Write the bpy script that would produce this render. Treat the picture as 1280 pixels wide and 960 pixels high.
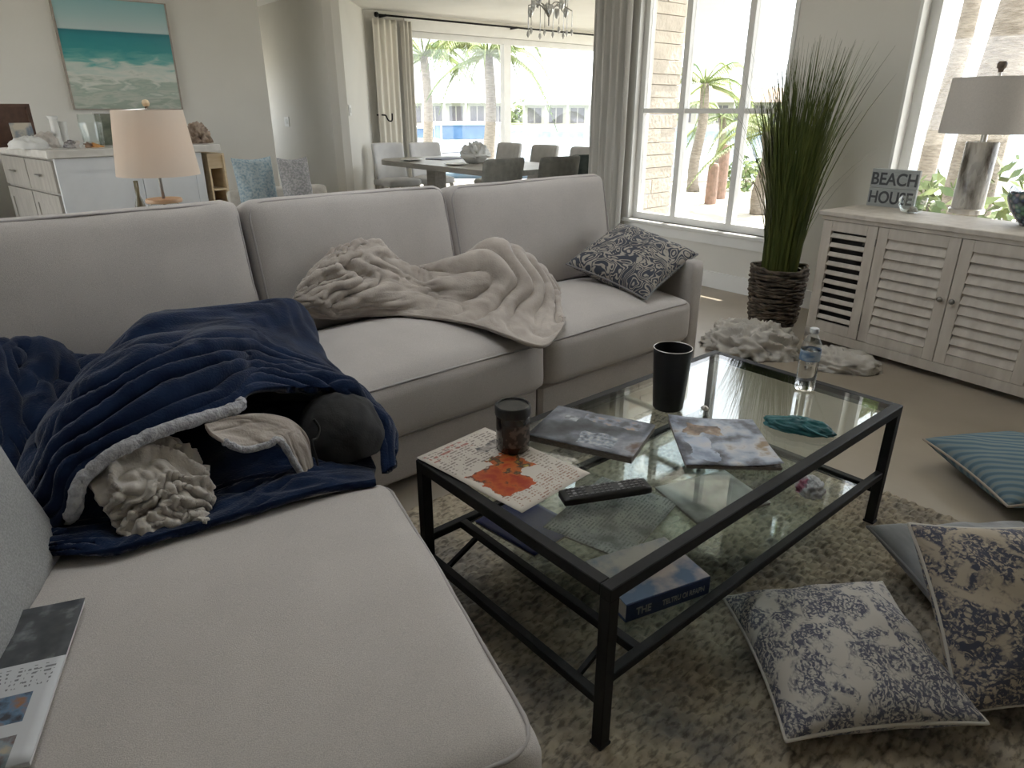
import bpy, bmesh, math, random
import numpy as np
from mathutils import Vector, Matrix, noise

for o in list(bpy.data.objects): bpy.data.objects.remove(o)
SC = bpy.context.scene
COL = SC.collection
random.seed(7)

# ------------------------------------------------------------------ camera
F_PX = 845.0
CAM_H = 1.35
PITCH = math.atan(344/845.0)
HEAD = math.radians(49.65)
cF = Vector((math.cos(HEAD)*math.cos(PITCH), math.sin(HEAD)*math.cos(PITCH), -math.sin(PITCH)))
cR = Vector((math.sin(HEAD), -math.cos(HEAD), 0))
cU = cR.cross(cF)
cam_d = bpy.data.cameras.new('camera'); cam = bpy.data.objects.new('camera', cam_d); COL.objects.link(cam)
cam.matrix_world = Matrix(((cR.x, cU.x, -cF.x, 0), (cR.y, cU.y, -cF.y, 0), (cR.z, cU.z, -cF.z, CAM_H), (0, 0, 0, 1)))
cam_d.sensor_fit = 'HORIZONTAL'; cam_d.sensor_width = 36.0; cam_d.lens = F_PX/1280*36
cam_d.clip_start = 0.05; cam_d.clip_end = 600
SC.camera = cam

# ------------------------------------------------------------------ sky, sun, exposure
w = bpy.data.worlds.new('world'); SC.world = w; w.use_nodes = True
wn = w.node_tree.nodes; wl = w.node_tree.links
bg = wn['Background']; bg.inputs['Color'].default_value = (0.90, 0.95, 1.0, 1); bg.inputs['Strength'].default_value = 1.55
sd = bpy.data.lights.new('sun', 'SUN'); sd.energy = 4.5; sd.angle = math.radians(0.6); sd.color = (1, .95, .86)
sun = bpy.data.objects.new('sun', sd); COL.objects.link(sun)
sv = Vector((0.5, -0.09, 0.88))          # towards the sun
sun.rotation_euler = sv.to_track_quat('Z', 'Y').to_euler(); sun.location = (12, 0, 20)
SC.view_settings.view_transform = 'Standard'; SC.view_settings.look = 'None'
SC.view_settings.exposure = 1.72; SC.view_settings.gamma = 1.0; SC.view_settings.use_curve_mapping = False
SC.cycles.use_denoising = True
SC.cycles.max_bounces = 10; SC.cycles.diffuse_bounces = 5; SC.cycles.glossy_bounces = 4
SC.cycles.transparent_max_bounces = 24; SC.cycles.transmission_bounces = 8
SC.cycles.sample_clamp_indirect = 6.0
SC.cycles.caustics_reflective = False; SC.cycles.caustics_refractive = False

# ------------------------------------------------------------------ pixel helpers (directions from the photograph)
CP = Vector((0, 0, CAM_H))
def ray(x, y): return cF + cR*((x-640)/F_PX) + cU*((480-y)/F_PX)
def pz(x, y, h): d = ray(x, y); return CP + d*((h-CAM_H)/d.z)
def px_(x, y, v): d = ray(x, y); return CP + d*(v/d.x)
def py_(x, y, v): d = ray(x, y); return CP + d*(v/d.y)

# ------------------------------------------------------------------ materials
MATS = {}
def s2l(c):
    return tuple(((v/255)/12.92 if v/255 <= .04045 else ((v/255+.055)/1.055)**2.4) for v in c)
def mat(name, col=(.5,.5,.5), rough=.6, col2=None, nscale=8, detail=4, stretch=(1,1,1), ramp=(.35,.65),
        bump=None, metallic=0, spec=.5, sheen=0, emit=None, emit_s=0, coat=0, trans=0, ior=1.45, alpha=1, distort=0, subs=0):
    """one procedural principled material: two colours mixed by a noise, an optional second noise as bump"""
    if name in MATS: return MATS[name]
    m = bpy.data.materials.new(name); m.use_nodes = True; nt = m.node_tree; n = nt.nodes; L = nt.links
    b = n['Principled BSDF']
    b.inputs['Base Color'].default_value = (*col, 1); b.inputs['Roughness'].default_value = rough
    b.inputs['Metallic'].default_value = metallic; b.inputs['Specular IOR Level'].default_value = spec
    b.inputs['Sheen Weight'].default_value = sheen; b.inputs['Sheen Roughness'].default_value = .4
    b.inputs['Coat Weight'].default_value = coat; b.inputs['Transmission Weight'].default_value = trans
    b.inputs['IOR'].default_value = ior; b.inputs['Alpha'].default_value = alpha
    if subs: b.inputs['Subsurface Weight'].default_value = subs
    if emit: b.inputs['Emission Color'].default_value = (*emit, 1); b.inputs['Emission Strength'].default_value = emit_s
    tc = n.new('ShaderNodeTexCoord'); mp = n.new('ShaderNodeMapping'); L.new(tc.outputs['Object'], mp.inputs[0])
    mp.inputs['Scale'].default_value = stretch
    if col2:
        t = n.new('ShaderNodeTexNoise'); t.inputs['Scale'].default_value = nscale; t.inputs['Detail'].default_value = detail
        t.inputs['Distortion'].default_value = distort
        L.new(mp.outputs[0], t.inputs['Vector'])
        r = n.new('ShaderNodeValToRGB'); r.color_ramp.elements[0].position = ramp[0]; r.color_ramp.elements[1].position = ramp[1]
        r.color_ramp.elements[0].color = (*col, 1); r.color_ramp.elements[1].color = (*col2, 1)
        L.new(t.outputs[0], r.inputs[0]); L.new(r.outputs[0], b.inputs['Base Color'])
    if bump:
        t2 = n.new('ShaderNodeTexNoise'); t2.inputs['Scale'].default_value = bump[0]; t2.inputs['Detail'].default_value = 3
        L.new(mp.outputs[0], t2.inputs['Vector'])
        bp = n.new('ShaderNodeBump'); bp.inputs['Strength'].default_value = bump[1]; bp.inputs['Distance'].default_value = bump[2]
        L.new(t2.outputs[0], bp.inputs['Height']); L.new(bp.outputs[0], b.inputs['Normal'])
    MATS[name] = m; return m
def N(m): return m.node_tree.nodes, m.node_tree.links, m.node_tree.nodes['Principled BSDF']
def ramp_node(n, stops, interp='LINEAR'):
    r = n.new('ShaderNodeValToRGB'); cr = r.color_ramp; cr.interpolation = interp
    while len(cr.elements) < len(stops): cr.elements.new(.5)
    for e, (p, c) in zip(cr.elements, stops): e.position = p; e.color = (*c, 1)
    return r
def clear_mat(name, tint=(1,1,1), fres=1.45, rough=.0, gloss=1.0):
    """thin clear sheet: mostly transparent, mirror reflection by Fresnel"""
    m = bpy.data.materials.new(name); m.use_nodes = True; n = m.node_tree.nodes; L = m.node_tree.links
    n.remove(n['Principled BSDF']); out = n['Material Output']
    t = n.new('ShaderNodeBsdfTransparent'); t.inputs[0].default_value = (*tint, 1)
    g = n.new('ShaderNodeBsdfGlossy'); g.inputs['Roughness'].default_value = rough; g.inputs['Color'].default_value = (gloss,)*3+(1,)
    # Schlick Fresnel from the angle between view ray and sheet, the same on both faces
    f0 = ((fres-1)/(fres+1))**2
    ge = n.new('ShaderNodeNewGeometry'); dt = n.new('ShaderNodeVectorMath'); dt.operation = 'DOT_PRODUCT'
    L.new(ge.outputs['Incoming'], dt.inputs[0]); L.new(ge.outputs['Normal'], dt.inputs[1])
    def mth(op, a_, b_=None):
        q = n.new('ShaderNodeMath'); q.operation = op; L.new(a_, q.inputs[0])
        if b_ is not None: q.inputs[1].default_value = b_
        return q.outputs[0]
    ab = mth('ABSOLUTE', dt.outputs['Value']); om = n.new('ShaderNodeMath'); om.operation = 'SUBTRACT'; om.inputs[0].default_value = 1; L.new(ab, om.inputs[1])
    fr = mth('ADD', mth('MULTIPLY', mth('POWER', om.outputs[0], 5.0), 1-f0), f0)
    mx = n.new('ShaderNodeMixShader'); L.new(fr, mx.inputs[0]); L.new(t.outputs[0], mx.inputs[1]); L.new(g.outputs[0], mx.inputs[2])
    L.new(mx.outputs[0], out.inputs['Surface']); MATS[name] = m; return m

# ------------------------------------------------------------------ mesh helpers
class MB:
    """collects geometry, then build() links it as ONE mesh object"""
    def __init__(s): s.v = []; s.f = []
    def add(s, vs, fs):
        o = len(s.v); s.v += [tuple(p) for p in vs]; s.f += [tuple(i+o for i in f) for f in fs]; return s
    def box(s, a, b, bev=0):
        x0,y0,z0 = a; x1,y1,z1 = b
        if x0>x1: x0,x1=x1,x0
        if y0>y1: y0,y1=y1,y0
        if z0>z1: z0,z1=z1,z0
        if bev <= 0:
            return s.add([(x0,y0,z0),(x1,y0,z0),(x1,y1,z0),(x0,y1,z0),(x0,y0,z1),(x1,y0,z1),(x1,y1,z1),(x0,y1,z1)],
                  [(0,3,2,1),(4,5,6,7),(0,1,5,4),(1,2,6,5),(2,3,7,6),(3,0,4,7)])
        c = bev; vs = []; idx = {}
        X=(x0,x1);Y=(y0,y1);Z=(z0,z1)
        for i in (0,1):
            for j in (0,1):
                for k in (0,1):
                    sx,sy,sz = (1,-1)[i],(1,-1)[j],(1,-1)[k]
                    p = (X[i],Y[j],Z[k])
                    for ax in range(3):
                        q = [p[0]+sx*c, p[1]+sy*c, p[2]+sz*c]; q[ax] = p[ax]
                        idx[i,j,k,ax] = len(vs); vs.append(tuple(q))
        fs = []
        for ax in range(3):
            for e in (0,1):
                o = [(0,0),(1,0),(1,1),(0,1)]
                def key(u,v):
                    t=[0,0,0]; t[ax]=e; t[(ax+1)%3]=u; t[(ax+2)%3]=v; return idx[t[0],t[1],t[2],ax]
                q=[key(u,v) for u,v in o]; fs.append(q if e else q[::-1])
        for ax in range(3):
            a1,a2=(ax+1)%3,(ax+2)%3
            for u in (0,1):
                for v in (0,1):
                    def k2(e,face):
                        t=[0,0,0]; t[ax]=e; t[a1]=u; t[a2]=v; return idx[t[0],t[1],t[2],face]
                    q=[k2(0,a1),k2(1,a1),k2(1,a2),k2(0,a2)]; fs.append(q if u!=v else q[::-1])
        for i in (0,1):
            for j in (0,1):
                for k in (0,1):
                    q=[idx[i,j,k,0],idx[i,j,k,1],idx[i,j,k,2]]; fs.append(q if (i+j+k)%2 else q[::-1])
        return s.add(vs, fs)
    def obox(s, c, ax, ay, az, hx, hy, hz):
        """oriented box: centre, three unit axes, half sizes"""
        c=Vector(c); ax=Vector(ax)*hx; ay=Vector(ay)*hy; az=Vector(az)*hz
        vs=[c+ax*i+ay*j+az*k for k in(-1,1) for (i,j) in((-1,-1),(1,-1),(1,1),(-1,1))]
        return s.add(vs,[(0,3,2,1),(4,5,6,7),(0,1,5,4),(1,2,6,5),(2,3,7,6),(3,0,4,7)])
    def bar(s, a, b, w, h=None):
        a=Vector(a); b=Vector(b); d=(b-a); l=d.length; d.normalize(); h=h or w
        u=Vector((0,0,1)) if abs(d.z)<.9 else Vector((1,0,0)); x=d.cross(u).normalized(); y=x.cross(d)
        return s.obox((a+b)/2, d, x, y, l/2, w/2, h/2)
    def tube(s, pts, r, n=8, closed=False, cap=True):
        pts=[Vector(p) for p in pts]; m=len(pts); rs = r if hasattr(r,'__len__') else [r]*m
        vs=[]; prev=None
        for i,p in enumerate(pts):
            a=pts[(i-1)%m] if (closed or i>0) else p; b=pts[(i+1)%m] if (closed or i<m-1) else p
            t=(b-a); t = t.normalized() if t.length>1e-9 else Vector((0,0,1))
            if prev is None: u=t.orthogonal().normalized()
            else:
                u=(prev-t*prev.dot(t)); u = u.normalized() if u.length>1e-6 else t.orthogonal().normalized()
            prev=u; v=t.cross(u)
            for k in range(n):
                an=2*math.pi*k/n; vs.append(p+(u*math.cos(an)+v*math.sin(an))*rs[i])
        fs=[]
        for i in range(m if closed else m-1):
            j=(i+1)%m
            for k in range(n):
                l=(k+1)%n; fs.append((i*n+k,i*n+l,j*n+l,j*n+k))
        if cap and not closed: fs.append(tuple(range(n))[::-1]); fs.append(tuple((m-1)*n+k for k in range(n)))
        return s.add(vs,fs)
    def lathe(s, prof, n=32, c=(0,0,0), cap=True):
        vs=[]; m=len(prof)
        for r,z in prof:
            for k in range(n):
                a=2*math.pi*k/n; vs.append((c[0]+r*math.cos(a),c[1]+r*math.sin(a),c[2]+z))
        fs=[(i*n+k,i*n+(k+1)%n,(i+1)*n+(k+1)%n,(i+1)*n+k) for i in range(m-1) for k in range(n)]
        if cap:
            if prof[0][0]>1e-5: fs.append(tuple(range(n))[::-1])
            if prof[-1][0]>1e-5: fs.append(tuple((m-1)*n+k for k in range(n)))
        return s.add(vs,fs)
    def grid(s, P, wrap=False):
        R=len(P); Cn=len(P[0]); vs=[q for row in P for q in row]
        fs=[]
        for i in range(R-1):
            for j in range(Cn if wrap else Cn-1):
                k=(j+1)%Cn; fs.append((i*Cn+j,i*Cn+k,(i+1)*Cn+k,(i+1)*Cn+j))
        return s.add(vs,fs)
    def build(s, name, m=None, parent=None, smooth=False, loc=None, rot=None, solid=0, subd=0, auto=None):
        me=bpy.data.meshes.new(name); me.from_pydata(s.v,[],s.f); me.update()
        if smooth:
            me.polygons.foreach_set('use_smooth',[True]*len(me.polygons))
        if m: me.materials.append(m)
        o=bpy.data.objects.new(name,me); COL.objects.link(o)
        if parent: o.parent=parent
        if loc: o.location=loc
        if rot: o.rotation_euler=rot
        if auto:
            bm=bmesh.new(); bm.from_mesh(me); bmesh.ops.recalc_face_normals(bm, faces=bm.faces)
            for e in bm.edges:
                if len(e.link_faces)==2 and e.calc_face_angle(0)>math.radians(auto): e.smooth=False
            bm.to_mesh(me); bm.free()
        if solid:
            md=o.modifiers.new('solid','SOLIDIFY'); md.thickness=solid; md.offset=0
        if subd:
            md=o.modifiers.new('sub','SUBSURF'); md.levels=subd; md.render_levels=subd
        return o
def tag(o, label, cat, group=None):
    o['label']=label; o['category']=cat
    if group: o['group']=group
    return o
def thing(name, label, cat, loc=(0,0,0), rz=0, group=None):
    o=bpy.data.objects.new(name,None); COL.objects.link(o); o.empty_display_size=.1
    o.location=loc; o.rotation_euler=(0,0,rz); return tag(o,label,cat,group)
def struct(o): o['kind']='structure'; return o
def copy_tree(o, parent=None):
    c=o.copy(); COL.objects.link(c); c.parent=parent
    for ch in [k for k in bpy.data.objects if k.parent==o]: copy_tree(ch,c)
    return c
def lerp(a,b,t): return a+(b-a)*t
def cr1(p0,p1,p2,p3,t):
    return 0.5*((2*p1)+(-p0+p2)*t+(2*p0-5*p1+4*p2-p3)*t*t+(-p0+3*p1-3*p2+p3)*t*t*t)
def crline(pts, n):
    pts=np.array([tuple(p) for p in pts],float); m=len(pts); out=[]
    for k in range(n):
        s=k/(n-1)*(m-1); i=min(int(s),m-2); t=s-i
        out.append(cr1(pts[max(i-1,0)],pts[i],pts[i+1],pts[min(i+2,m-1)],t))
    return np.array(out)
def crgrid(rows, nu, nv):
    """control rows of 3D points -> nv x nu smooth grid"""
    R=[crline(r,nu) for r in rows]
    cols=[crline([r[j] for r in R],nv) for j in range(nu)]
    return np.array(cols).transpose(1,0,2)
def gnormals(G):
    du=np.gradient(G,axis=1); dv=np.gradient(G,axis=0); n=np.cross(du,dv)
    return n/np.maximum(np.linalg.norm(n,axis=2,keepdims=True),1e-9)
def fbm(x,y,z,o=4): return noise.fractal(Vector((x,y,z)),1.0,2.0,o)
def ridge(v): return 1-abs(v)*2
def disp(G, fn, amp):
    n=gnormals(G); V,U=G.shape[:2]
    D=np.array([[fn(j/(U-1),i/(V-1),G[i,j]) for j in range(U)] for i in range(V)])
    return G+n*(D*amp)[:,:,None]
def rbox_mesh(hx,hy,hz,r,n=10,crown=0,crown_front=0,sag=None):
    """rounded, crowned cushion block: list of verts/faces (closed)"""
    bm=bmesh.new(); bmesh.ops.create_cube(bm,size=2)
    bmesh.ops.subdivide_edges(bm,edges=bm.edges[:],cuts=n,use_grid_fill=True)
    for v in bm.verts:
        # concentrate vertices near the edges
        p=v.co; q=Vector([math.copysign(abs(c)**.7,c) for c in p])
        b=Vector((q.x*hx,q.y*hy,q.z*hz)); inn=Vector((max(-hx+r,min(hx-r,b.x)),max(-hy+r,min(hy-r,b.y)),max(-hz+r,min(hz-r,b.z))))
        d=b-inn
        if d.length>1e-6: b=inn+d.normalized()*r if d.length>r*.0 and (abs(d.x)>1e-6)+(abs(d.y)>1e-6)+(abs(d.z)>1e-6)>1 else b
        fx=max(0,1-(b.x/hx)**2); fy=max(0,1-(b.y/hy)**2); fz=max(0,1-(b.z/hz)**2)
        if b.z>0: b.z+=crown*(fx**.7)*(fy**.7)*(b.z/hz)
        b.y+=math.copysign(1,b.y)*crown_front*(fx**.7)*(fz**.7)*(abs(b.y)/hy)**2
        v.co=b
    return bm
def bm_obj(bm,name,m,parent=None,smooth=True,loc=None,rot=None):
    me=bpy.data.meshes.new(name); bm.to_mesh(me); bm.free()
    if smooth: me.polygons.foreach_set('use_smooth',[True]*len(me.polygons))
    me.materials.append(m); o=bpy.data.objects.new(name,me); COL.objects.link(o)
    if parent: o.parent=parent
    if loc: o.location=loc
    if rot: o.rotation_euler=rot
    return o
def rrect(hx,hy,r,z=0,n=6):
    pts=[]
    for cx,cy,a0 in ((hx-r,hy-r,0),(-hx+r,hy-r,90),(-hx+r,-hy+r,180),(hx-r,-hy+r,270)):
        for k in range(n+1):
            a=math.radians(a0+90*k/n); pts.append((cx+r*math.cos(a),cy+r*math.sin(a),z))
    return pts
# ------------------------------------------------------------------ shared materials
M_wall  = mat('wall_paint', (.67,.655,.61), .85, (.70,.685,.64), 2.0, bump=(180,.06,.002))
M_white = mat('white_trim', (.80,.80,.78), .45, (.76,.76,.74), 6)
M_ceil  = mat('ceiling_paint', (.80,.79,.76), .9, (.77,.76,.73), 3, bump=(90,.15,.004))
M_floor = mat('stone_floor', (.33,.285,.225), .38, (.385,.335,.27), 2.2, detail=8, bump=(40,.05,.002))
M_pane  = clear_mat('window_glass', (.985,.985,.985), 1.45)
M_stone = mat('stacked_stone', (.52,.47,.41), .9, (.43,.385,.33), 7, detail=8, bump=(30,.5,.02))
M_black = mat('black_metal', (.008,.008,.009), .5, (.013,.013,.014), 30, spec=.25)
M_brass = mat('brushed_nickel', (.55,.53,.50), .3, metallic=1)
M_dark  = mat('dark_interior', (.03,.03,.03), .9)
CEIL = 2.57; CEIL2 = 3.2   # dining/kitchen ceiling, higher living room ceiling

# ------------------------------------------------------------------ shell
def poly_slab(name, pts, z0, z1, m):
    b=MB(); n=len(pts)
    b.add([(x,y,z0) for x,y in pts]+[(x,y,z1) for x,y in pts],
          [tuple(range(n))[::-1], tuple(range(n,2*n))]+[(i,(i+1)%n,n+(i+1)%n,n+i) for i in range(n)])
    return struct(b.build(name,m))
def wall(name, a, b, z0, z1, t, m=None, side=1):
    a=Vector((a[0],a[1],0)); b=Vector((b[0],b[1],0)); d=(b-a).normalized(); nn=Vector((-d.y,d.x,0))*t*side
    mb=MB(); p=[a,b,b+nn,a+nn]
    mb.add([(q.x,q.y,z0) for q in p]+[(q.x,q.y,z1) for q in p],[(0,3,2,1),(4,5,6,7),(0,1,5,4),(1,2,6,5),(2,3,7,6),(3,0,4,7)])
    return struct(mb.build(name,m or M_wall))
room=[(-2.7,-3.0),(4.95,-3.0),(4.95,4.45),(5.75,4.55),(11.2,9.0),(11.2,9.2),(5.0,9.2),(4.4,9.2),(4.1,11.2),(2.6,11.2),(2.6,7.95),(-2.7,7.95)]
poly_slab('floor', room, -.15, 0, M_floor)
KX0,KX1,KY0,KY1=1.8,2.8,5.4,6.3
for q in ([(-2.9,5.0),(KX0,5.0),(KX0,8.1),(-2.9,8.1)],[(KX0,5.0),(KX1,5.0),(KX1,KY0),(KX0,KY0)],[(KX0,KY1),(KX1,KY1),(KX1,8.1),(KX0,8.1)],[(KX1,5.0),(4.75,5.0),(4.75,4.3),(6.4,4.3),(12.5,8.6),(12.5,10.0),(KX1,11.4)]):
    poly_slab('ceiling', q, CEIL, CEIL+.2, M_ceil)
struct(MB().box((KX1+.02,KY0-.6,CEIL+.2),(KX1+.2,KY1+.5,CEIL+2.1)).build('wall_added_sun_block',M_wall))  # added unseen upstand, keeps direct sun out of the kitchen roof light
rk=bpy.data.objects.new('window_added_kitchen_roof',None); COL.objects.link(rk); struct(rk)  # invented roof light, added to brighten the painting wall
for q in (((KX0,KY0,CEIL+.2),(KX1,KY0+.04,CEIL+.26)),((KX0,KY1-.04,CEIL+.2),(KX1,KY1,CEIL+.26)),((KX0,KY0+.04,CEIL+.2),(KX0+.04,KY1-.04,CEIL+.26)),((KX1-.04,KY0+.04,CEIL+.2),(KX1,KY1-.04,CEIL+.26))): MB().box(*q).build('stile',M_white,rk)
MB().box((KX0+.04,KY0+.04,CEIL+.22),(KX1-.04,KY1-.04,CEIL+.226)).build('pane',M_pane,rk)
# living room ceiling with an invented roof light, added to top-light the seating
SX0,SX1,SY0,SY1=.3,2.3,1.45,2.9
for q in ([(-3.2,-3.8),(SX0,-3.8),(SX0,5.1),(-3.2,5.1)],[(SX1,-3.8),(6.25,-3.8),(6.25,4.28),(4.95,4.28),(4.95,5.1),(SX1,5.1)],[(SX0,-3.8),(SX1,-3.8),(SX1,SY0),(SX0,SY0)],[(SX0,SY1),(SX1,SY1),(SX1,5.1),(SX0,5.1)]):
    poly_slab('ceiling_living', q, CEIL2, CEIL2+.2, M_ceil)
struct(MB().box((SX1+.02,SY0-.8,CEIL2+.2),(SX1+.2,SY1+.6,CEIL2+3.2)).build('wall_added_sun_block',M_wall))  # unseen block added only to stop sun entering the living roof light
rl=bpy.data.objects.new('window_added_living_roof',None); COL.objects.link(rl); struct(rl)
for q in (((SX0,SY0,CEIL2+.2),(SX1,SY0+.04,CEIL2+.26)),((SX0,SY1-.04,CEIL2+.2),(SX1,SY1,CEIL2+.26)),((SX0,SY0+.04,CEIL2+.2),(SX0+.04,SY1-.04,CEIL2+.26)),((SX1-.04,SY0+.04,CEIL2+.2),(SX1,SY1-.04,CEIL2+.26))): MB().box(*q).build('stile',M_white,rl)
MB().box((SX0+.04,SY0+.04,CEIL2+.22),(SX1-.04,SY1-.04,CEIL2+.226)).build('pane',M_pane,rl)
EX=4.75
# east wall in pieces round the two windows
W1=(2.65,4.0); W2=(-.5,1.873); ZS=.455; ZT=3.0
def eastbox(y0,y1,z0,z1,name='wall_east'): return struct(MB().box((EX,y0,z0),(EX+.2,y1,z1)).build(name,M_wall))
eastbox(W1[1],4.45,0,CEIL2); eastbox(W2[1],W1[0],0,CEIL2); eastbox(-3,W2[0],0,CEIL2)
eastbox(W1[0],W1[1],0,ZS); eastbox(W1[0],W1[1],ZT,CEIL2); eastbox(W2[0],W2[1],0,ZS); eastbox(W2[0],W2[1],ZT,CEIL2)
wall('wall_north',(-2.7,7.75),(3.133,7.75),0,CEIL,.15)
for q in ((-3.0,3.2,0,CEIL2),(6.8,7.75,0,CEIL),(3.2,5.0,0,.1),(5.0,6.8,0,.1),(3.2,5.0,2.4,CEIL2),(5.0,6.8,2.4,CEIL)):
    struct(MB().box((-2.7,q[0],q[2]),(-2.5,q[1],q[3])).build('wall_west',M_wall))
# south wall behind the camera
def southbox(x0,x1,z0,z1): return struct(MB().box((x0,-3.0,z0),(x1,-2.8,z1)).build('wall_south',M_wall))
southbox(-2.7,EX,0,CEIL2)
struct(MB().box((-2.5,5.0,CEIL+.2),(EX+.2,5.1,CEIL2)).build('wall_bulkhead',M_wall))
# hall and dining walls
for q in ((2.95,3.2,0,CEIL),(3.8,4.1,0,CEIL),(3.2,3.8,2.1,CEIL)):
    struct(MB().box((q[0],11,q[2]),(q[1],11.15,q[3])).build('wall_hall_end',M_wall))
dr=bpy.data.objects.new('door_added_hall',None); COL.objects.link(dr); struct(dr)  # glazed door added to let daylight into the hall
for q in (((3.2,11.04,0),(3.28,11.09,2.1)),((3.72,11.04,0),(3.8,11.09,2.1)),((3.28,11.04,0),(3.72,11.09,.2)),((3.28,11.04,2.0),(3.72,11.09,2.1))): MB().box(*q).build('door_stile',M_white,dr)
MB().box((3.28,11.06,.2),(3.72,11.066,2.0)).build('pane',M_pane,dr)
for q in ((7.9,9.6,0,CEIL),(10.35,11,0,CEIL),(9.6,10.35,0,1.1),(9.6,10.35,1.95,CEIL)): wall('wall_hall_left',(3.133,q[0]),(3.133,q[1]),q[2],q[3],.08)
wh=bpy.data.objects.new('window_added_hall',None); COL.objects.link(wh); struct(wh)  # invented out-of-view window, added to lift the hall wall
for q in (((3.07,9.6,1.1),(3.12,9.64,1.95)),((3.07,10.31,1.1),(3.12,10.35,1.95)),((3.07,9.64,1.1),(3.12,10.31,1.14)),((3.07,9.64,1.91),(3.12,10.31,1.95))): MB().box(*q).build('stile',M_white,wh)
MB().box((3.09,9.64,1.14),(3.096,10.31,1.91)).build('pane',M_pane,wh)
wall('wall_hall_right',(3.91,7.65),(3.91,11),0,CEIL,.1,side=-1)
wall('wall_dining_angled',(3.91,7.65),(5.06,9.0),0,CEIL,.1,side=1)
wall('wall_dining_left',(5.0,9.0),(5.74,9.0),0,CEIL,.2)
wall('wall_dining_head',(5.74,9.0),(10.6,9.0),2.36,CEIL,.2)
wall('wall_dining_end',(10.6,9.0),(11.2,9.0),0,CEIL,.2)
_a,_b=Vector((5.62,4.5)),Vector((11.1,9.0))
def _q(t): v=_a.lerp(_b,t); return (v.x,v.y)
wall('wall_dining_right',_q(0),_q(.06),-.4,CEIL,.2,M_stone,side=-1); wall('wall_dining_right',_q(.94),_q(1),-.4,CEIL,.2,M_stone,side=-1)
wall('wall_dining_right',_q(.06),_q(.94),-.4,.1,.2,M_stone,side=-1); wall('wall_dining_right',_q(.06),_q(.94),2.4,CEIL,.2,M_stone,side=-1)
w6=bpy.data.objects.new('window_added_dining',None); COL.objects.link(w6); struct(w6)  # hidden glazing added to brighten the dining area
for t0,t1 in ((.06,.35),(.36,.64),(.65,.94)):
    o=wall('pane',_q(t0),_q(t1),.1,2.4,.008,M_pane,side=-1); del o['kind']; o.parent=w6
for t0 in (.345,.635):
    o=wall('mullion',_q(t0),_q(t0+.02),.1,2.4,.08,M_white,side=-1); del o['kind']; o.parent=w6
wall('wall_dining_return',(4.95,4.45),(5.75,4.55),0,CEIL,.1)

def baseboard(name,a,b,h=.13,t=.018,side=1):
    o=wall(name,a,b,0,h,t,M_white,side); return o
baseboard('baseboard_east',(EX,2.0),(EX,4.4),side=1); baseboard('baseboard_south_east',(EX,-2.8),(EX,1.95),side=1)
baseboard('baseboard_north',(-2.5,7.75),(3.133,7.75),side=-1)
baseboard('baseboard_hall',(3.91,7.65),(3.91,11),side=1)
baseboard('baseboard_dining',(3.93,7.65),(5.06,8.98),side=-1)

# ------------------------------------------------------------------ windows
def part(b,name,m,p,**k): return b.build(name,m,p,**k)
def win_x(name,y0,y1,z0,z1,muls,rails,deep=.12,fw=.055,mw=.05):
    r=bpy.data.objects.new(name,None); COL.objects.link(r); struct(r); X0=EX+deep
    part(MB().box((X0,y0,z0),(X0+.06,y0+fw,z1)),'stile',M_white,r); part(MB().box((X0,y1-fw,z0),(X0+.06,y1,z1)),'stile',M_white,r)
    part(MB().box((X0,y0+fw,z0),(X0+.06,y1-fw,z0+fw)),'bottom_rail',M_white,r); part(MB().box((X0,y0+fw,z1-fw),(X0+.06,y1-fw,z1)),'top_rail',M_white,r)
    ys=[y0+fw]+[v for m in muls for v in (m-mw/2,m+mw/2)]+[y1-fw]
    for m in muls: part(MB().box((X0-.01,m-mw/2,z0+fw),(X0+.06,m+mw/2,z1-fw)),'mullion',M_white,r)
    zs=[z0+fw]+[v for q in rails for v in (q-.018,q+.018)]+[z1-fw]
    for i in range(0,len(ys),2):
        for q in rails: part(MB().box((X0+.005,ys[i],q-.018),(X0+.055,ys[i+1],q+.018)),'glazing_bar',M_white,r)
        for k in range(0,len(zs),2):
            part(MB().box((X0+.028,ys[i],zs[k]),(X0+.034,ys[i+1],zs[k+1])),'pane',M_pane,r)
    part(MB().box((EX-.035,y0-.05,z0-.03),(X0,y1+.05,z0),.006),'sill',M_white,r)
    part(MB().box((EX-.012,y0-.03,z0-.11),(EX,y1+.03,z0-.03)),'apron',M_white,r)
    for s,yy in ((0,y0),(1,y1)):
        part(MB().box((EX-.012,yy-.008 if s else yy-.01,z0),(X0,yy+.01 if s else yy+.008,z1)),'jamb',M_white,r)
    return r
win_x('window_1',W1[0],W1[1],ZS,ZT,[2.985+.03,3.515+.04],[1.335,2.2],deep=.05)
win_x('window_2',W2[0],W2[1],ZS,ZT,[.70],[],deep=.10,fw=.07)
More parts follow.
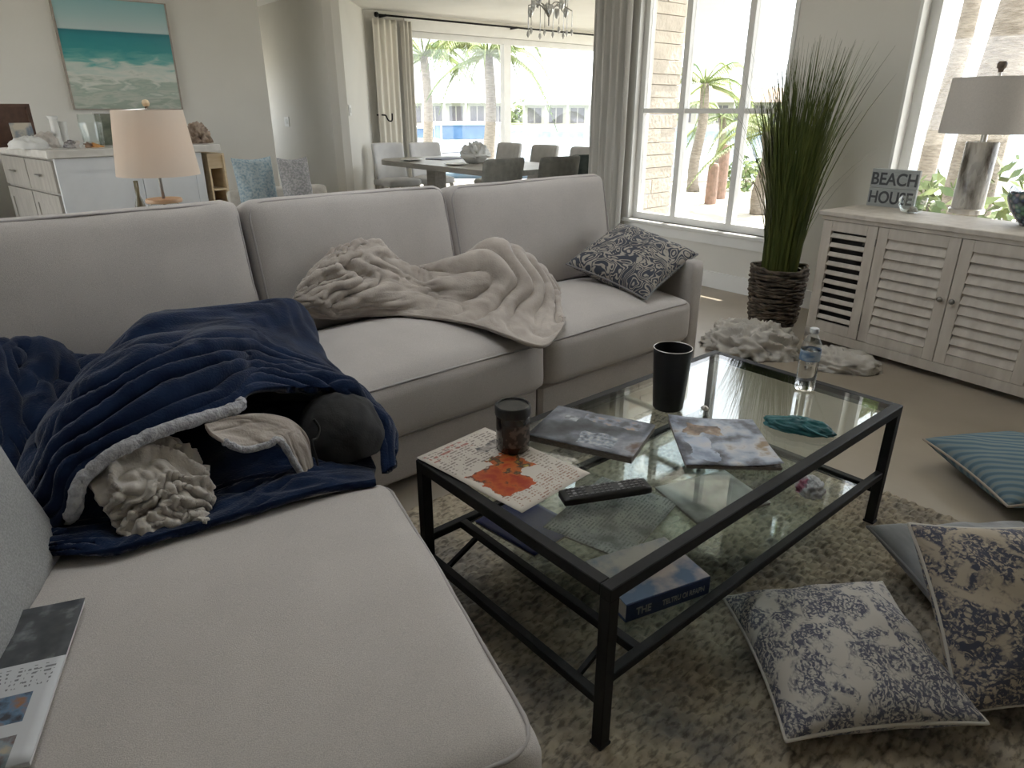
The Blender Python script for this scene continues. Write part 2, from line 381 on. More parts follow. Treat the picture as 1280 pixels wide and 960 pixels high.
def win_y(name,x0,x1,z0,z1,muls,y,s=1,fw=.09,mw=.14):
    r=bpy.data.objects.new(name,None); COL.objects.link(r); struct(r)
    ya,yb=(y+.05*s,y+.13*s)
    part(MB().box((x0,ya,z0),(x0+fw,yb,z1)),'stile',M_white,r); part(MB().box((x1-fw,ya,z0),(x1,yb,z1)),'stile',M_white,r)
    part(MB().box((x0+fw,ya,z0),(x1-fw,yb,z0+.08)),'bottom_rail',M_white,r); part(MB().box((x0+fw,ya,z1-.08),(x1-fw,yb,z1)),'top_rail',M_white,r)
    xs=[x0+fw]+[v for m in muls for v in (m-mw/2,m+mw/2)]+[x1-fw]
    for m in muls: part(MB().box((m-mw/2,ya-.02*s,z0+.08),(m+mw/2,yb,z1-.08)),'mullion',M_white,r)
    for i in range(0,len(xs),2): part(MB().box((xs[i],ya+.03*s,z0+.08),(xs[i+1],ya+.038*s,z1-.08)),'pane',M_pane,r)
    part(MB().box((x0-.06,y-.02*s,z1),(x1+.06,y+.04*s,z1+.16)),'head_casing',M_white,r)
    return r
win_y('window_3',5.74,10.6,0,2.36,[7.58,9.95],9.0)
# kitchen-side glazed doors added in the west wall for light, out of view on the left
r=bpy.data.objects.new('window_added_west',None); COL.objects.link(r); struct(r)
for y0,y1 in ((3.2,3.28),(4.96,5.04),(6.72,6.8)): part(MB().box((-2.64,y0,.1),(-2.56,y1,2.4)),'stile',M_white,r)
for z0,z1 in ((.1,.18),(2.32,2.4)): part(MB().box((-2.64,3.28,z0),(-2.56,6.72,z1)),'rail',M_white,r)
for y0,y1 in ((3.28,4.96),(5.04,6.72)): part(MB().box((-2.603,y0,.18),(-2.597,y1,2.32)),'pane',M_pane,r)

# light switches on the angled dining wall
for (x,y) in ((437,132),(440,170)):
    pass
# ------------------------------------------------------------------ fabrics
def weave(name, c1, c2, scale=520, bumpd=.0012, sheen=.15):
    m=mat(name,c1,.92,sheen=sheen,spec=.15); n,L,b=N(m)
    tc=[q for q in n if q.type=='MAPPING'][0]
    a=n.new('ShaderNodeTexNoise'); a.inputs['Scale'].default_value=scale; a.inputs['Detail'].default_value=1; L.new(tc.outputs[0],a.inputs['Vector'])
    big=n.new('ShaderNodeTexNoise'); big.inputs['Scale'].default_value=5; big.inputs['Detail'].default_value=3; L.new(tc.outputs[0],big.inputs['Vector'])
    mp=n.new('ShaderNodeMapping'); mp.inputs['Scale'].default_value=(1,1,.12); 
    r=ramp_node(n,[(.3,c1),(.7,c2)]); L.new(a.outputs[0],r.inputs[0])
    mx=n.new('ShaderNodeMix'); mx.data_type='RGBA'; mx.blend_type='MULTIPLY'; mx.inputs[0].default_value=.35
    rr=ramp_node(n,[(.35,(.78,.78,.78)),(.65,(1,1,1))]); L.new(big.outputs[0],rr.inputs[0])
    L.new(r.outputs[0],mx.inputs[6]); L.new(rr.outputs[0],mx.inputs[7]); L.new(mx.outputs[2],b.inputs['Base Color'])
    bp=n.new('ShaderNodeBump'); bp.inputs['Strength'].default_value=.5; bp.inputs['Distance'].default_value=bumpd
    L.new(a.outputs[0],bp.inputs['Height']); L.new(bp.outputs[0],b.inputs['Normal']); return m
M_sofa=weave('sofa_linen',(.43,.40,.378),(.55,.512,.484))
M_pipe=mat('sofa_piping',(.38,.355,.345),.9)
M_woodleg=mat('dark_wood_leg',(.05,.035,.025),.5)

def cushion(name,parent,hx,hy,hz,r,crown,loc,rot=(0,0,0),front=.0,m=None,pipes=(1,),n=14,wr=.004,seed=0):
    bm=rbox_mesh(hx,hy,hz,r,n,crown,front)
    for v in bm.verts:
        p=v.co; q=fbm(p.x*3.1+seed,p.y*3.1,p.z*4,3); v.co=p+Vector((p.x/hx*.5,p.y/hy*.5,p.z/hz)).normalized()*q*wr
    o=bm_obj(bm,name,m or M_sofa,parent,True,loc,rot)
    for k in pipes:       # welt round the top (+1) / bottom (-1) edge
        e=r*.30; pts=[]
        for (x,y,z) in rrect(hx-e,hy-e,r*1.2,0,5): pts.append((x,y,k*(hz-e)))
        # the welt follows the bulge of the faces
        P=[]
        m_=len(pts)
        for i in range(m_):
            a=Vector(pts[i]); b=Vector(pts[(i+1)%m_])
            nst=max(1,int((b-a).length/.05))
            for s in range(nst):
                q=a.lerp(b,s/nst)
                fx=max(0,1-(q.x/hx)**2); fz=max(0,1-(q.z/hz)**2)
                q.y+=math.copysign(1,q.y)*front*(fx**.7)*(fz**.7)*(abs(q.y)/hy)**2
                q.z+=crown*(max(0,fx)**.7)*(max(0,1-(q.y/hy)**2)**.7) if k>0 else 0
                P.append(q)
        MB().tube(P,.0045,6,closed=True).build('piping',M_pipe,o,smooth=True)
    return o

sofa=thing('sectional_sofa','long grey linen sofa with loose back cushions facing the glass coffee table','sofa',(1.2,2.4,0))
def L_(x,y,z): return (x-1.2,y-2.4,z)
def Lb(a,b,bev=.02): return MB().box(L_(*a),L_(*b),bev)
Lb((-.42,1.97,.04),(1.825,2.95,.245),.018).build('base',M_sofa,sofa)
Lb((1.835,1.97,.04),(2.84,2.95,.245),.018).build('base',M_sofa,sofa)
Lb((-.42,2.84,.25),(2.95,3.02,.80),.03).build('back_frame',M_sofa,sofa)
bm=rbox_mesh(.055,.52,.305,.035,8,0,0)
bm_obj(bm,'arm',M_sofa,sofa,True,L_(2.893,2.47,.345))
cushion('seat_cushion',sofa,.5,.34,.105,.04,.085,L_(2.335,2.265,.352),front=.012,pipes=(1,-1),seed=1)
cushion('seat_cushion',sofa,.555,.34,.105,.04,.105,L_(1.272,2.265,.352),front=.012,pipes=(1,-1),seed=2)
cushion('seat_cushion',sofa,.56,.34,.105,.04,.05,L_(.145,2.265,.352),front=.012,pipes=(1,-1),seed=3)
TL=math.radians(90-14)
def backc(x0,x1,z=.735,hz=.275,seed=0,tilt=13,yy=2.70):
    # local: x width, y (was vertical) , z thickness -> stand it up
    return cushion('back_cushion',sofa,(x1-x0)/2,hz,.10,.055,.045,L_((x0+x1)/2,yy,z),(math.radians(90-tilt),0,0),m=M_sofa,pipes=(1,-1),seed=seed,wr=.008)
backc(1.875,2.945,.735,seed=5); backc(.925,1.865,.745,seed=6); backc(-.35,.915,.745,.28,seed=7)
for x in (-.32,2.8):
    for y in (2.02,2.9): Lb((x,y,0),(x+.05,y+.05,.045),.004).build('leg',M_woodleg,sofa)

# near chaise unit, pushed slightly askew
CA=math.radians(-15)
cex=Vector((math.cos(CA),math.sin(CA),0)); cey=Vector((-math.sin(CA),math.cos(CA),0))
cfr=Vector((.765,1.395,0)); CW,CL=1.16,.90
cc=cfr-cex*CW/2-cey*CL/2
chaise=thing('ottoman','wide grey linen ottoman seat with crowned top, carrying the open brochure','ottoman',(cc.x,cc.y,0),CA)
MB().box((-CW/2+.02,-CL/2+.02,.04),(CW/2-.02,CL/2-.02,.25),.02).build('base',M_sofa,chaise)
cushion('seat_cushion',chaise,CW/2,CL/2,.105,.05,.035,(0,0,.352),front=.01,pipes=(1,-1),n=22,seed=11,wr=.006)
for x in (-1,1):
    for y in (-1,1): MB().box((x*(CW/2-.08)-.03,y*(CL/2-.08)-.03,.0135 if x>0 else 0),(x*(CW/2-.08)+.03,y*(CL/2-.08)+.03,.042)).build('leg',M_woodleg,chaise)
# ------------------------------------------------------------------ coffee table
TX0,TX1,TY0,TY1,TZ=.861,2.272,.707,1.423,.457
ct=thing('coffee_table','black metal coffee table with glass top and glass lower shelf','table',((TX0+TX1)/2,(TY0+TY1)/2,.0135))
def T_(x,y,z): return (x-(TX0+TX1)/2,y-(TY0+TY1)/2,z-.0135)
def Tb(a,b,bev=.002): return MB().box(T_(*a),T_(*b),bev)
M_tglass=clear_mat('table_glass',(.90,.945,.935),1.52)
W=.030
for x in (TX0,TX1-W):
    for y in (TY0,TY1-W):
        l=Tb((x,y,.016),(x+W,y+W,TZ-.03)).build('leg',M_black,ct)
        Tb((x-.003,y-.003,.0135),(x+W+.003,y+W+.003,.022)).build('foot_pad',M_black,l)
for y in (TY0,TY1-W): Tb((TX0,y,TZ-.032),(TX1,y+W,TZ)).build('top_rail',M_black,ct)
for x in (TX0,TX1-W): Tb((x,TY0+W,TZ-.032),(x+W,TY1-W,TZ)).build('top_rail',M_black,ct)
Tb((TX0+W,TY0+W,TZ-.009),(TX1-W,TY1-W,TZ-.001),0).build('glass_top',M_tglass,ct)
ZL=.205; w2=.024
for y in (TY0+.003,TY1-w2-.003): Tb((TX0+W,y,ZL-.012),(TX1-W,y+w2,ZL+.012)).build('shelf_rail',M_black,ct)
for x in (.985,TX1-.125-w2): Tb((x,TY0+w2,ZL-.012),(x+w2,TY1-w2,ZL+.012)).build('shelf_rail',M_black,ct)
Tb((.985+w2,TY0+w2+.003,ZL-.004),(TX1-.125-w2,TY1-w2-.003,ZL+.004),0).build('glass_shelf',M_tglass,ct)
for x in (TX0+.003,TX1-w2-.003): Tb((x,TY0+W,.128),(x+w2,TY1-W,.152)).build('stretcher',M_black,ct)
for x,xs in ((TX0+.015,.985),(TX1-.015,TX1-.14)):
    for y in (TY0+.1,TY1-.1):
        MB().bar(T_(x,y,.14),T_(xs+.01,y,ZL-.005),.012).build('brace',M_black,ct)
# ------------------------------------------------------------------ rug
def rug():
    x0,x1,y0,y1=.15,2.52,-.95,1.84; nx,ny=480,560; RW,RX=.030,.050
    P=[]
    for j in range(ny):
        row=[]; y=lerp(y0,y1,j/(ny-1))
        for i in range(nx):
            x=lerp(x0,x1,i/(nx-1)); yy=y+.010*noise.noise(Vector((x*6,y*6,9)))
            r_=math.floor(yy/RW); ph=(r_%2)*.5+.22*math.sin(r_*12.9898)
            a=abs(math.sin(math.pi*yy/RW)); k=abs(math.sin(math.pi*(x/RX+ph)))
            h=.0015+.0125*(a**.7)*(k**.55)*(.75+.45*noise.noise(Vector((x*22,r_*5.1,3))))
            h=min(h,.0133)
            if i in(0,nx-1) or j in (0,ny-1): h=.001
            row.append((x,y,h))
        P.append(row)
    m=mat('rug_wool',(.20,.165,.125),.95,spec=.1); n,L,b=N(m)
    mp=[q for q in n if q.type=='MAPPING'][0]
    a=n.new('ShaderNodeTexNoise'); a.inputs['Scale'].default_value=2.6; a.inputs['Detail'].default_value=6; a.inputs['Roughness'].default_value=.7; L.new(mp.outputs[0],a.inputs['Vector'])
    r=ramp_node(n,[(.34,(.17,.16,.15)),(.46,(.30,.262,.21)),(.58,(.43,.365,.27)),(.72,(.52,.44,.325))]); L.new(a.outputs[0],r.inputs[0])
    c=n.new('ShaderNodeTexNoise'); c.inputs['Scale'].default_value=38; c.inputs['Detail'].default_value=5; mq=n.new('ShaderNodeMapping'); mq.inputs['Scale'].default_value=(1,2.2,1); L.new(mp.outputs[0],mq.inputs[0]); L.new(mq.outputs[0],c.inputs['Vector'])
    r2=ramp_node(n,[(.36,(.34,.33,.33)),(.53,(1,1,1))]); L.new(c.outputs[0],r2.inputs[0])
    mx=n.new('ShaderNodeMix'); mx.data_type='RGBA'; mx.blend_type='MULTIPLY'; mx.inputs[0].default_value=.8
    L.new(r.outputs[0],mx.inputs[6]); L.new(r2.outputs[0],mx.inputs[7]); L.new(mx.outputs[2],b.inputs['Base Color'])
    o=MB().grid(P).build('area_rug',m,smooth=True); tag(o,'chunky woven tan and charcoal rug under the glass coffee table','rug')
rug()

# ------------------------------------------------------------------ pillows
def pillow_geo(a,T,n=30,c=.075,wr=.006,seed=0,b=None):
    b=b or a
    top=[];bot=[]
    for j in range(n+1):
        rt=[];rb=[]
        for i in range(n+1):
            u=-1+2*i/n; v=-1+2*j/n
            u=math.sin(u*math.pi/2)**1 if True else u; v=math.sin(v*math.pi/2)
            x=a*u*(1-c*(1-v*v)*abs(u)**2); y=b*v*(1-c*(1-u*u)*abs(v)**2)
            e=max(0,(1-u*u)*(1-v*v)); h=T*e**.40
            w_=wr*e**.25*fbm(x*9+seed,y*9,seed*.7,3)*2 + wr*1.2*e**.4*math.sin(math.atan2(y,x)*9+seed)*min(1,(x*x+y*y)/(a*a*.8))
            rt.append((x,y,h+w_)); rb.append((x,y,-h*.9+w_*.4))
        top.append(rt);bot.append(rb)
    mb=MB().grid(top); mb.grid([r[::-1] for r in bot]); return mb,top
def pillow(name,label,c0,c1,c2,T,m,pm,seed=0,group=None,cat='pillow',wr=.006,up=1,pr=.005):
    """c0: one corner, c1/c2: its neighbours"""
    c0,c1,c2=Vector(c0),Vector(c1),Vector(c2); ex=(c1-c0); ey=(c2-c0); a=ex.length/2; b=ey.length/2
    ctr=(c1+c2)/2; ex.normalize(); ez=ex.cross(ey).normalized()
    ey2=ez.cross(ex); 
    mb,top=pillow_geo(a,T,seed=seed,wr=wr,b=b)
    r=thing(name,label,cat,(0,0,0),0,group)
    r.matrix_world=Matrix(((ex.x,ey2.x,ez.x,ctr.x),(ex.y,ey2.y,ez.y,ctr.y),(ex.z,ey2.z,ez.z,ctr.z),(0,0,0,1)))
    o=mb.build('cover',m,r,smooth=True)
    per=top[0]+[q[-1] for q in top[1:]]+top[-1][::-1][1:]+[q[0] for q in top[::-1][1:-1]]
    if pm: MB().tube([(x,y,0) for x,y,z in per],pr,6,closed=True).build('piping',pm,r,smooth=True)
    return r
def toile(name,bgc,ink,scale=7,dist=2.5,lo=.50,hi=.56,ink2=None,stretch=(1,1,1)):
    m=mat(name,bgc,.85,spec=.15,sheen=.1,stretch=stretch); n,L,b=N(m); mp=[q for q in n if q.type=='MAPPING'][0]
    def nz(s,d,di,off=0):
        t=n.new('ShaderNodeTexNoise'); t.inputs['Scale'].default_value=s; t.inputs['Detail'].default_value=d; t.inputs['Distortion'].default_value=di
        if off:
            q=n.new('ShaderNodeMapping'); q.inputs['Location'].default_value=(off,off,off); L.new(mp.outputs[0],q.inputs[0]); L.new(q.outputs[0],t.inputs['Vector'])
        else: L.new(mp.outputs[0],t.inputs['Vector'])
        return t.outputs[0]
    big=ramp_node(n,[(.40,(0,0,0)),(.52,(1,1,1))]); L.new(nz(scale,2,1.0),big.inputs[0])
    fine=ramp_node(n,[(lo,(0,0,0)),(hi,(1,1,1))]); L.new(nz(scale*3.4,3,dist,5),fine.inputs[0])
    w_=n.new('ShaderNodeTexWave'); w_.inputs['Scale'].default_value=scale*1.5; w_.inputs['Distortion'].default_value=14; w_.inputs['Detail'].default_value=3; w_.inputs['Detail Scale'].default_value=1.6
    L.new(mp.outputs[0],w_.inputs['Vector']); wr_=ramp_node(n,[(.62,(0,0,0)),(.74,(1,1,1))]); L.new(w_.outputs['Fac'],wr_.inputs[0])
    mul=n.new('ShaderNodeMath'); mul.operation='MULTIPLY'; L.new(big.outputs[0],mul.inputs[0]); L.new(fine.outputs[0],mul.inputs[1])
    m2=n.new('ShaderNodeMath'); m2.operation='MULTIPLY'; L.new(wr_.outputs[0],m2.inputs[0]); L.new(big.outputs[0],m2.inputs[1])
    m3=n.new('ShaderNodeMath'); m3.operation='MULTIPLY_ADD'; L.new(m2.outputs[0],m3.inputs[0]); m3.inputs[1].default_value=.7; L.new(mul.outputs[0],m3.inputs[2]); m3.use_clamp=True
    mx=n.new('ShaderNodeMix'); mx.data_type='RGBA'; L.new(m3.outputs[0],mx.inputs[0]); mx.inputs[6].default_value=(*bgc,1); mx.inputs[7].default_value=(*ink,1)
    L.new(mx.outputs[2],b.inputs['Base Color']); return m
M_t1=toile('toile_cream',(.47,.44,.40),(.10,.105,.14),14,2.5,.46,.56)
M_t2=toile('toile_tan',(.42,.36,.285),(.075,.08,.11),13,2.0,.45,.54)
M_pip1=mat('pillow_piping_cream',(.55,.52,.47),.8)
M_grey=mat('grey_velvet',(.20,.205,.21),.8,(.27,.275,.28),9,sheen=.4,stretch=(1,5,1),spec=.1)
M_greyp=mat('grey_velvet_seam',(.22,.22,.225),.8)
M_swirl=mat('swirl_jacquard',(.05,.05,.06),.75,spec=.2,sheen=.1)
n,L,b=N(M_swirl); mp=[q for q in n if q.type=='MAPPING'][0]
t=n.new('ShaderNodeTexNoise'); t.inputs['Scale'].default_value=9; t.inputs['Detail'].default_value=1.5; t.inputs['Distortion'].default_value=1.2; L.new(mp.outputs[0],t.inputs['Vector'])
q=n.new('ShaderNodeMath'); q.operation='MULTIPLY'; q.inputs[1].default_value=75; L.new(t.outputs[0],q.inputs[0])
q2=n.new('ShaderNodeMath'); q2.operation='SINE'; L.new(q.outputs[0],q2.inputs[0])
t3=n.new('ShaderNodeTexNoise'); t3.inputs['Scale'].default_value=16; L.new(mp.outputs[0],t3.inputs['Vector'])
q3=n.new('ShaderNodeMath'); q3.operation='MULTIPLY_ADD'; L.new(t3.outputs[0],q3.inputs[0]); q3.inputs[1].default_value=3.2; q3.inputs[2].default_value=-1.6
q4=n.new('ShaderNodeMath'); q4.operation='ADD'; L.new(q2.outputs[0],q4.inputs[0]); L.new(q3.outputs[0],q4.inputs[1])
r=ramp_node(n,[(.0,(.055,.06,.078)),(.25,(.30,.275,.24)),(.7,(.36,.33,.29))]); L.new(q4.outputs[0],r.inputs[0]); L.new(r.outputs[0],b.inputs['Base Color'])
M_blue=mat('blue_wave_weave',(.10,.19,.26),.8,spec=.15); n,L,b=N(M_blue); mp=[q for q in n if q.type=='MAPPING'][0]
t=n.new('ShaderNodeTexWave'); t.wave_type='RINGS'; t.rings_direction='Z'; t.inputs['Scale'].default_value=11; t.inputs['Distortion'].default_value=2.0; t.inputs['Detail Scale'].default_value=.6
mp.inputs['Location'].default_value=(.35,-.1,0); L.new(mp.outputs[0],t.inputs['Vector'])
r=ramp_node(n,[(.15,(.10,.16,.205)),(.5,(.15,.225,.275)),(.85,(.21,.255,.26))]); L.new(t.outputs['Color'],r.inputs[0]); L.new(r.outputs[0],b.inputs['Base Color'])
M_pipb=mat('tan_cord',(.42,.36,.30),.8)

pillow('throw_pillow','swirl patterned navy and cream throw pillow leaning on the sofa arm',(2.60,2.00,.545),(3.03,2.03,.70),pz(697,343,.575),.095,M_swirl,M_greyp,seed=3,wr=.004)
pillow('floor_pillow','cream throw pillow with scattered navy print lying on the rug, whitest of the floor pillows',(1.175,.425,.06),pz(1243,903,.10),(1.425,.79,.085),.088,M_t1,M_pip1,seed=1)
pillow('floor_pillow','grey velvet throw pillow lying half beneath the tan patterned pillow',(2.02,.64,.125),(1.72,.22,.07),(2.46,.36,.115),.085,M_grey,M_greyp,seed=5)
qa=pz(1136,655,.36); qb=pz(1196,892,.05); e1=(qb-qa); e2=cR*.9+Vector((.10,.12,.06)); e2=(e2-e1*(e2.dot(e1)/e1.dot(e1))).normalized()*.5
pillow('floor_pillow','tan throw pillow with dense navy blossom print, leaning over the grey velvet pillow',qa,qb,qa+e2,.095,M_t2,M_pip1,seed=2)
pillow('floor_pillow','dusty blue striped throw pillow lying on bare floor before the louvred console',(2.885,.80,.10),(2.60,.42,.08),(3.27,.50,.10),.085,M_blue,M_pipb,seed=8,wr=.003)
# grey back pillow standing on the ottoman
gp=thing('back_pillow','plain grey sofa pillow propped at the end of the ottoman above the brochure','pillow',(-.165,1.36,.69),math.radians(-24))
bm=rbox_mesh(.075,.30,.235,.055,14,.02,.02)
for v in bm.verts:
    v.co.x+=.12*(v.co.z/.25)*-1*.6; v.co+=Vector((1,0,0))*fbm(v.co.y*4,v.co.z*4,2,3)*.012
bm_obj(bm,'cover',weave('pillow_chenille',(.26,.26,.26),(.36,.36,.355),260),gp,True)

# ------------------------------------------------------------------ blankets
def clothmat(name,c1,c2,scale=30,bump=.004,sheen=.6,rough=.95):
    return mat(name,c1,rough,c2,scale,6,bump=(120,.6,bump),sheen=sheen,spec=.05)
M_navy=mat('navy_plush',(.005,.0105,.030),.9,(.011,.022,.056),14,6,bump=(160,.6,.004),sheen=.22,spec=.05)
M_sherpa=mat('grey_sherpa',(.30,.30,.32),.95,(.46,.46,.48),60,4,bump=(140,1,.006),sheen=.3,spec=.05)
M_taupe=mat('taupe_plush',(.36,.315,.28),.95,(.46,.41,.365),12,5,bump=(150,.5,.003),sheen=.35,spec=.05)
M_cream=mat('cream_plush',(.44,.405,.365),.95,(.54,.50,.455),12,5,bump=(150,.5,.003),sheen=.3,spec=.05)
M_blk=mat('black_fabric',(.014,.014,.015),.85,(.022,.022,.023),20,bump=(200,.4,.002),sheen=.1)
def folds(freq_u,freq_v,seed,warp=.5,k=1.0):
    def fn(u,v,p):
        wx=fbm(u*2+seed,v*2,seed,3)*warp; wy=fbm(u*2,v*2+seed,seed+9,3)*warp
        a=noise.noise(Vector(((u+wx)*freq_u,(v+wy)*freq_v,seed)))
        b_=noise.noise(Vector(((u+wx)*freq_u*2.1,(v+wy)*freq_v*2.1,seed+4)))
        edge=min(1,8*min(u,1-u,v,1-v)+.15)
        return ((1-abs(a)*2)*.7+(1-abs(b_)*2)*.35-.4)*edge*k
    return fn
def folds2(dx,dy,f,seed,warp=.25,sharp=.75,mod=.6):
    """long plush folds: rounded ridges, narrow creases, bent by a slow noise"""
    def fn(u,v,p):
        w1=fbm(u*1.7+seed,v*1.7,seed*1.3,3)*warp; w2=fbm(u*3.3,v*3.3+seed,seed,3)
        a=abs(math.sin(math.pi*f*(u*dx+v*dy+w1)+.6*w2))**sharp
        m_=1-mod+mod*max(0,min(1,.5+noise.noise(Vector((u*3+seed*2,v*3,seed)))*1.3))
        return (a-.55)*m_*min(1,9*min(u,1-u,v,1-v)+.12)
    return fn
def cloth(name,rows,nu,nv,m,parent,fn,amp,solid=.012,fn2=None,amp2=0):
    G=crgrid(rows,nu,nv); G=disp(G,fn,amp)
    if fn2: G=disp(G,fn2,amp2)
    return MB().grid(G.tolist()).build(name,m,parent,smooth=True,solid=solid)

# taupe blanket on the sofa seat
tb=thing('throw_blanket','taupe plush blanket bunched in two heaps across the sofa seat','blanket',(0,0,0))
S=.515
rows=[
 [pz(366,392,.60),pz(412,397,.575),pz(470,394,.568),pz(530,397,.562),pz(590,406,.552),pz(635,421,.525),pz(680,433,.485),pz(704,408,.50),pz(700,395,S+.005)],
 [py_(366,375,2.48),py_(412,372,2.44),py_(470,372,2.38),py_(530,372,2.34),py_(575,378,2.22),py_(625,385,2.12),py_(670,398,2.06),py_(695,385,2.13),py_(703,378,2.2)],
 [py_(376,355,2.50),py_(415,338,2.48),py_(468,340,2.45),py_(520,356,2.42),py_(560,345,2.32),py_(620,335,2.22),py_(668,350,2.18),py_(692,365,2.22),py_(702,372,2.26)],
 [py_(395,340,2.55),py_(430,312,2.55),py_(470,306,2.55),py_(515,335,2.52),py_(552,332,2.42),py_(615,303,2.36),py_(660,320,2.32),py_(690,350,2.32),py_(700,366,2.34)],
 [(1.15,2.60,.62),(1.27,2.61,.70),(1.40,2.61,.72),(1.54,2.59,.62),(1.66,2.54,.58),(1.92,2.50,.58),(2.1,2.48,.56),(2.25,2.42,.535),(2.30,2.38,.53)]]
f1=folds(6,2.6,3.3,.5); f2=folds(12,9,7.7,.35)
g1=folds2(1.0,.25,11,2.4,.22)
def tfn(u,v,p):
    k=max(0,min(1,(u-.35)/.2)); return f1(u,v,p)*(1-k)*.9+g1(u,v,p)*k*1.1
def tf2(u,v,p):
    left=max(0.25,1-u/.62); return f2(u,v,p)*left
cloth('plush',rows,170,90,M_taupe,tb,tfn,.036,.014,tf2,.022)

# navy blanket heap: outer plush skin, sherpa edge, under layer
nb=thing('plush_blanket','navy plush blanket with pale sherpa edge heaped between the sofa and the ottoman','blanket',(0,0,0))
rows=[
 [pz(36,682,.50),py_(84,645,1.56),py_(103,598,1.57),py_(150,560,1.57),py_(218,531,1.58),py_(290,510,1.60),py_(318,490,1.64),py_(370,487,1.66),py_(425,492,1.62),py_(468,535,1.56),pz(482,592,.43)],
 [pz(24,660,.50),py_(62,610,1.62),py_(82,560,1.64),py_(140,512,1.66),py_(212,480,1.67),py_(285,468,1.70),py_(322,462,1.76),py_(375,470,1.74),py_(434,482,1.66),py_(478,530,1.58),pz(491,585,.44)],
 [pz(19,630,.52),py_(40,580,1.72),py_(75,525,1.76),py_(130,470,1.80),py_(205,436,1.82),py_(285,425,1.86),py_(328,432,1.92),py_(378,452,1.88),py_(436,480,1.76),py_(480,528,1.66),pz(492,575,.45)],
 [pz(25,600,.53),py_(45,560,1.86),py_(90,500,1.92),py_(145,447,1.96),py_(210,418,2.0),py_(290,408,2.05),py_(338,416,2.08),py_(384,440,2.03),py_(430,475,1.88),py_(474,520,1.74),pz(490,565,.46)],
 [pz(35,590,.53),py_(70,540,1.98),py_(115,480,2.04),py_(170,418,2.10),py_(215,394,2.20),py_(300,385,2.26),py_(360,379,2.32),py_(389,405,2.30),py_(394,455,2.14),py_(440,500,1.95),pz(484,556,.46)],
 [(.05,2.12,.5),(.15,2.16,.5),(.28,2.3,.5),(.4,2.42,.51),(.55,2.5,.52),(.75,2.52,.53),(.93,2.5,.53),(.98,2.4,.53),(.985,2.25,.525),(.93,2.05,.5),(.88,1.9,.46)]]
fa=folds(3.2,6.5,1.3,.55); fb=folds(7,11,6.1,.4)
cloth('outer_plush',rows,180,140,M_navy,nb,folds2(.35,1.0,7,1.7,.42,.8,.85),.042,.02,fa,.012)
# left saddle part behind
rows=[
 [(-.14,1.72,.50),(.0,1.70,.50),pz(25,612,.51),(.12,1.78,.5),(.2,1.85,.5)],
 [(-.20,1.95,.56),py_(-12,545,1.9),py_(30,540,1.92),py_(80,530,1.95),(.3,2.0,.56)],
 [(-.22,2.15,.68),py_(-15,470,2.1),py_(30,480,2.12),py_(90,490,2.10),(.36,2.16,.6)],
 [(-.22,2.3,.72),py_(-15,427,2.30),py_(35,428,2.32),py_(85,445,2.30),py_(150,452,2.26)],
 [(-.22,2.5,.55),(.0,2.52,.55),(.15,2.53,.54),(.3,2.53,.53),(.45,2.5,.53)]]
cloth('back_fold',rows,90,90,M_navy,nb,folds2(.9,.6,4,8.8,.5),.045,.02,folds(4,4,2.2,.5),.010)
# under layer lying on the ottoman edge
rows=[
 [pz(36,692,.498),pz(130,692,.498),pz(205,672,.498),pz(300,645,.492),pz(395,616,.485),pz(470,603,.472)],
 [pz(30,676,.53),py_(110,668,1.53),py_(205,650,1.53),py_(300,618,1.51),py_(390,592,1.50),py_(466,592,1.48)],
 [pz(30,660,.52),py_(95,650,1.60),py_(200,625,1.62),py_(300,590,1.60),py_(380,570,1.60),py_(466,580,1.55)],
 [(.02,1.85,.5),(.15,1.88,.53),(.35,1.9,.55),(.55,1.88,.55),(.7,1.85,.53),(.84,1.82,.49)]]
cloth('under_layer',rows,110,60,M_navy,nb,folds(5,2.5,5.1,.4),.018,.018)
rim=crline([pz(80,648,.52),py_(92,640,1.545),py_(103,600,1.555),py_(150,562,1.56),py_(218,533,1.57),py_(290,512,1.59),py_(300,504,1.61)],70)
mb=MB(); rr=[.016+.004*noise.noise(Vector((i*.6,0,0))) for i in range(70)]
mb.tube([Vector(p)+Vector((0,0,.006*noise.noise(Vector((i*.4,3,0))))) for i,p in enumerate(rim)],rr,10).build('sherpa_edge',M_sherpa,nb,smooth=True)
# folded-back lining flap
rows=[
 [py_(256,532,1.56),py_(290,520,1.58),py_(330,518,1.58),py_(365,526,1.56),py_(386,552,1.54),py_(393,600,1.50)],
 [py_(263,542,1.54),py_(295,538,1.56),py_(332,535,1.55),py_(360,540,1.53),py_(380,565,1.52),py_(391,606,1.49)],
 [py_(280,552,1.52),py_(305,562,1.52),py_(335,556,1.51),py_(350,551,1.51),py_(372,585,1.50),py_(389,611,1.48)]]
fl=cloth('lining_flap',rows,60,30,M_taupe,nb,folds(4,2,2.9,.3),.008,.008)
e=crline(rows[2],40); MB().tube([tuple(p) for p in e],[.009+.003*noise.noise(Vector((i*.7,1,0))) for i in range(40)],8).build('sherpa_edge',M_sherpa,nb,smooth=True)

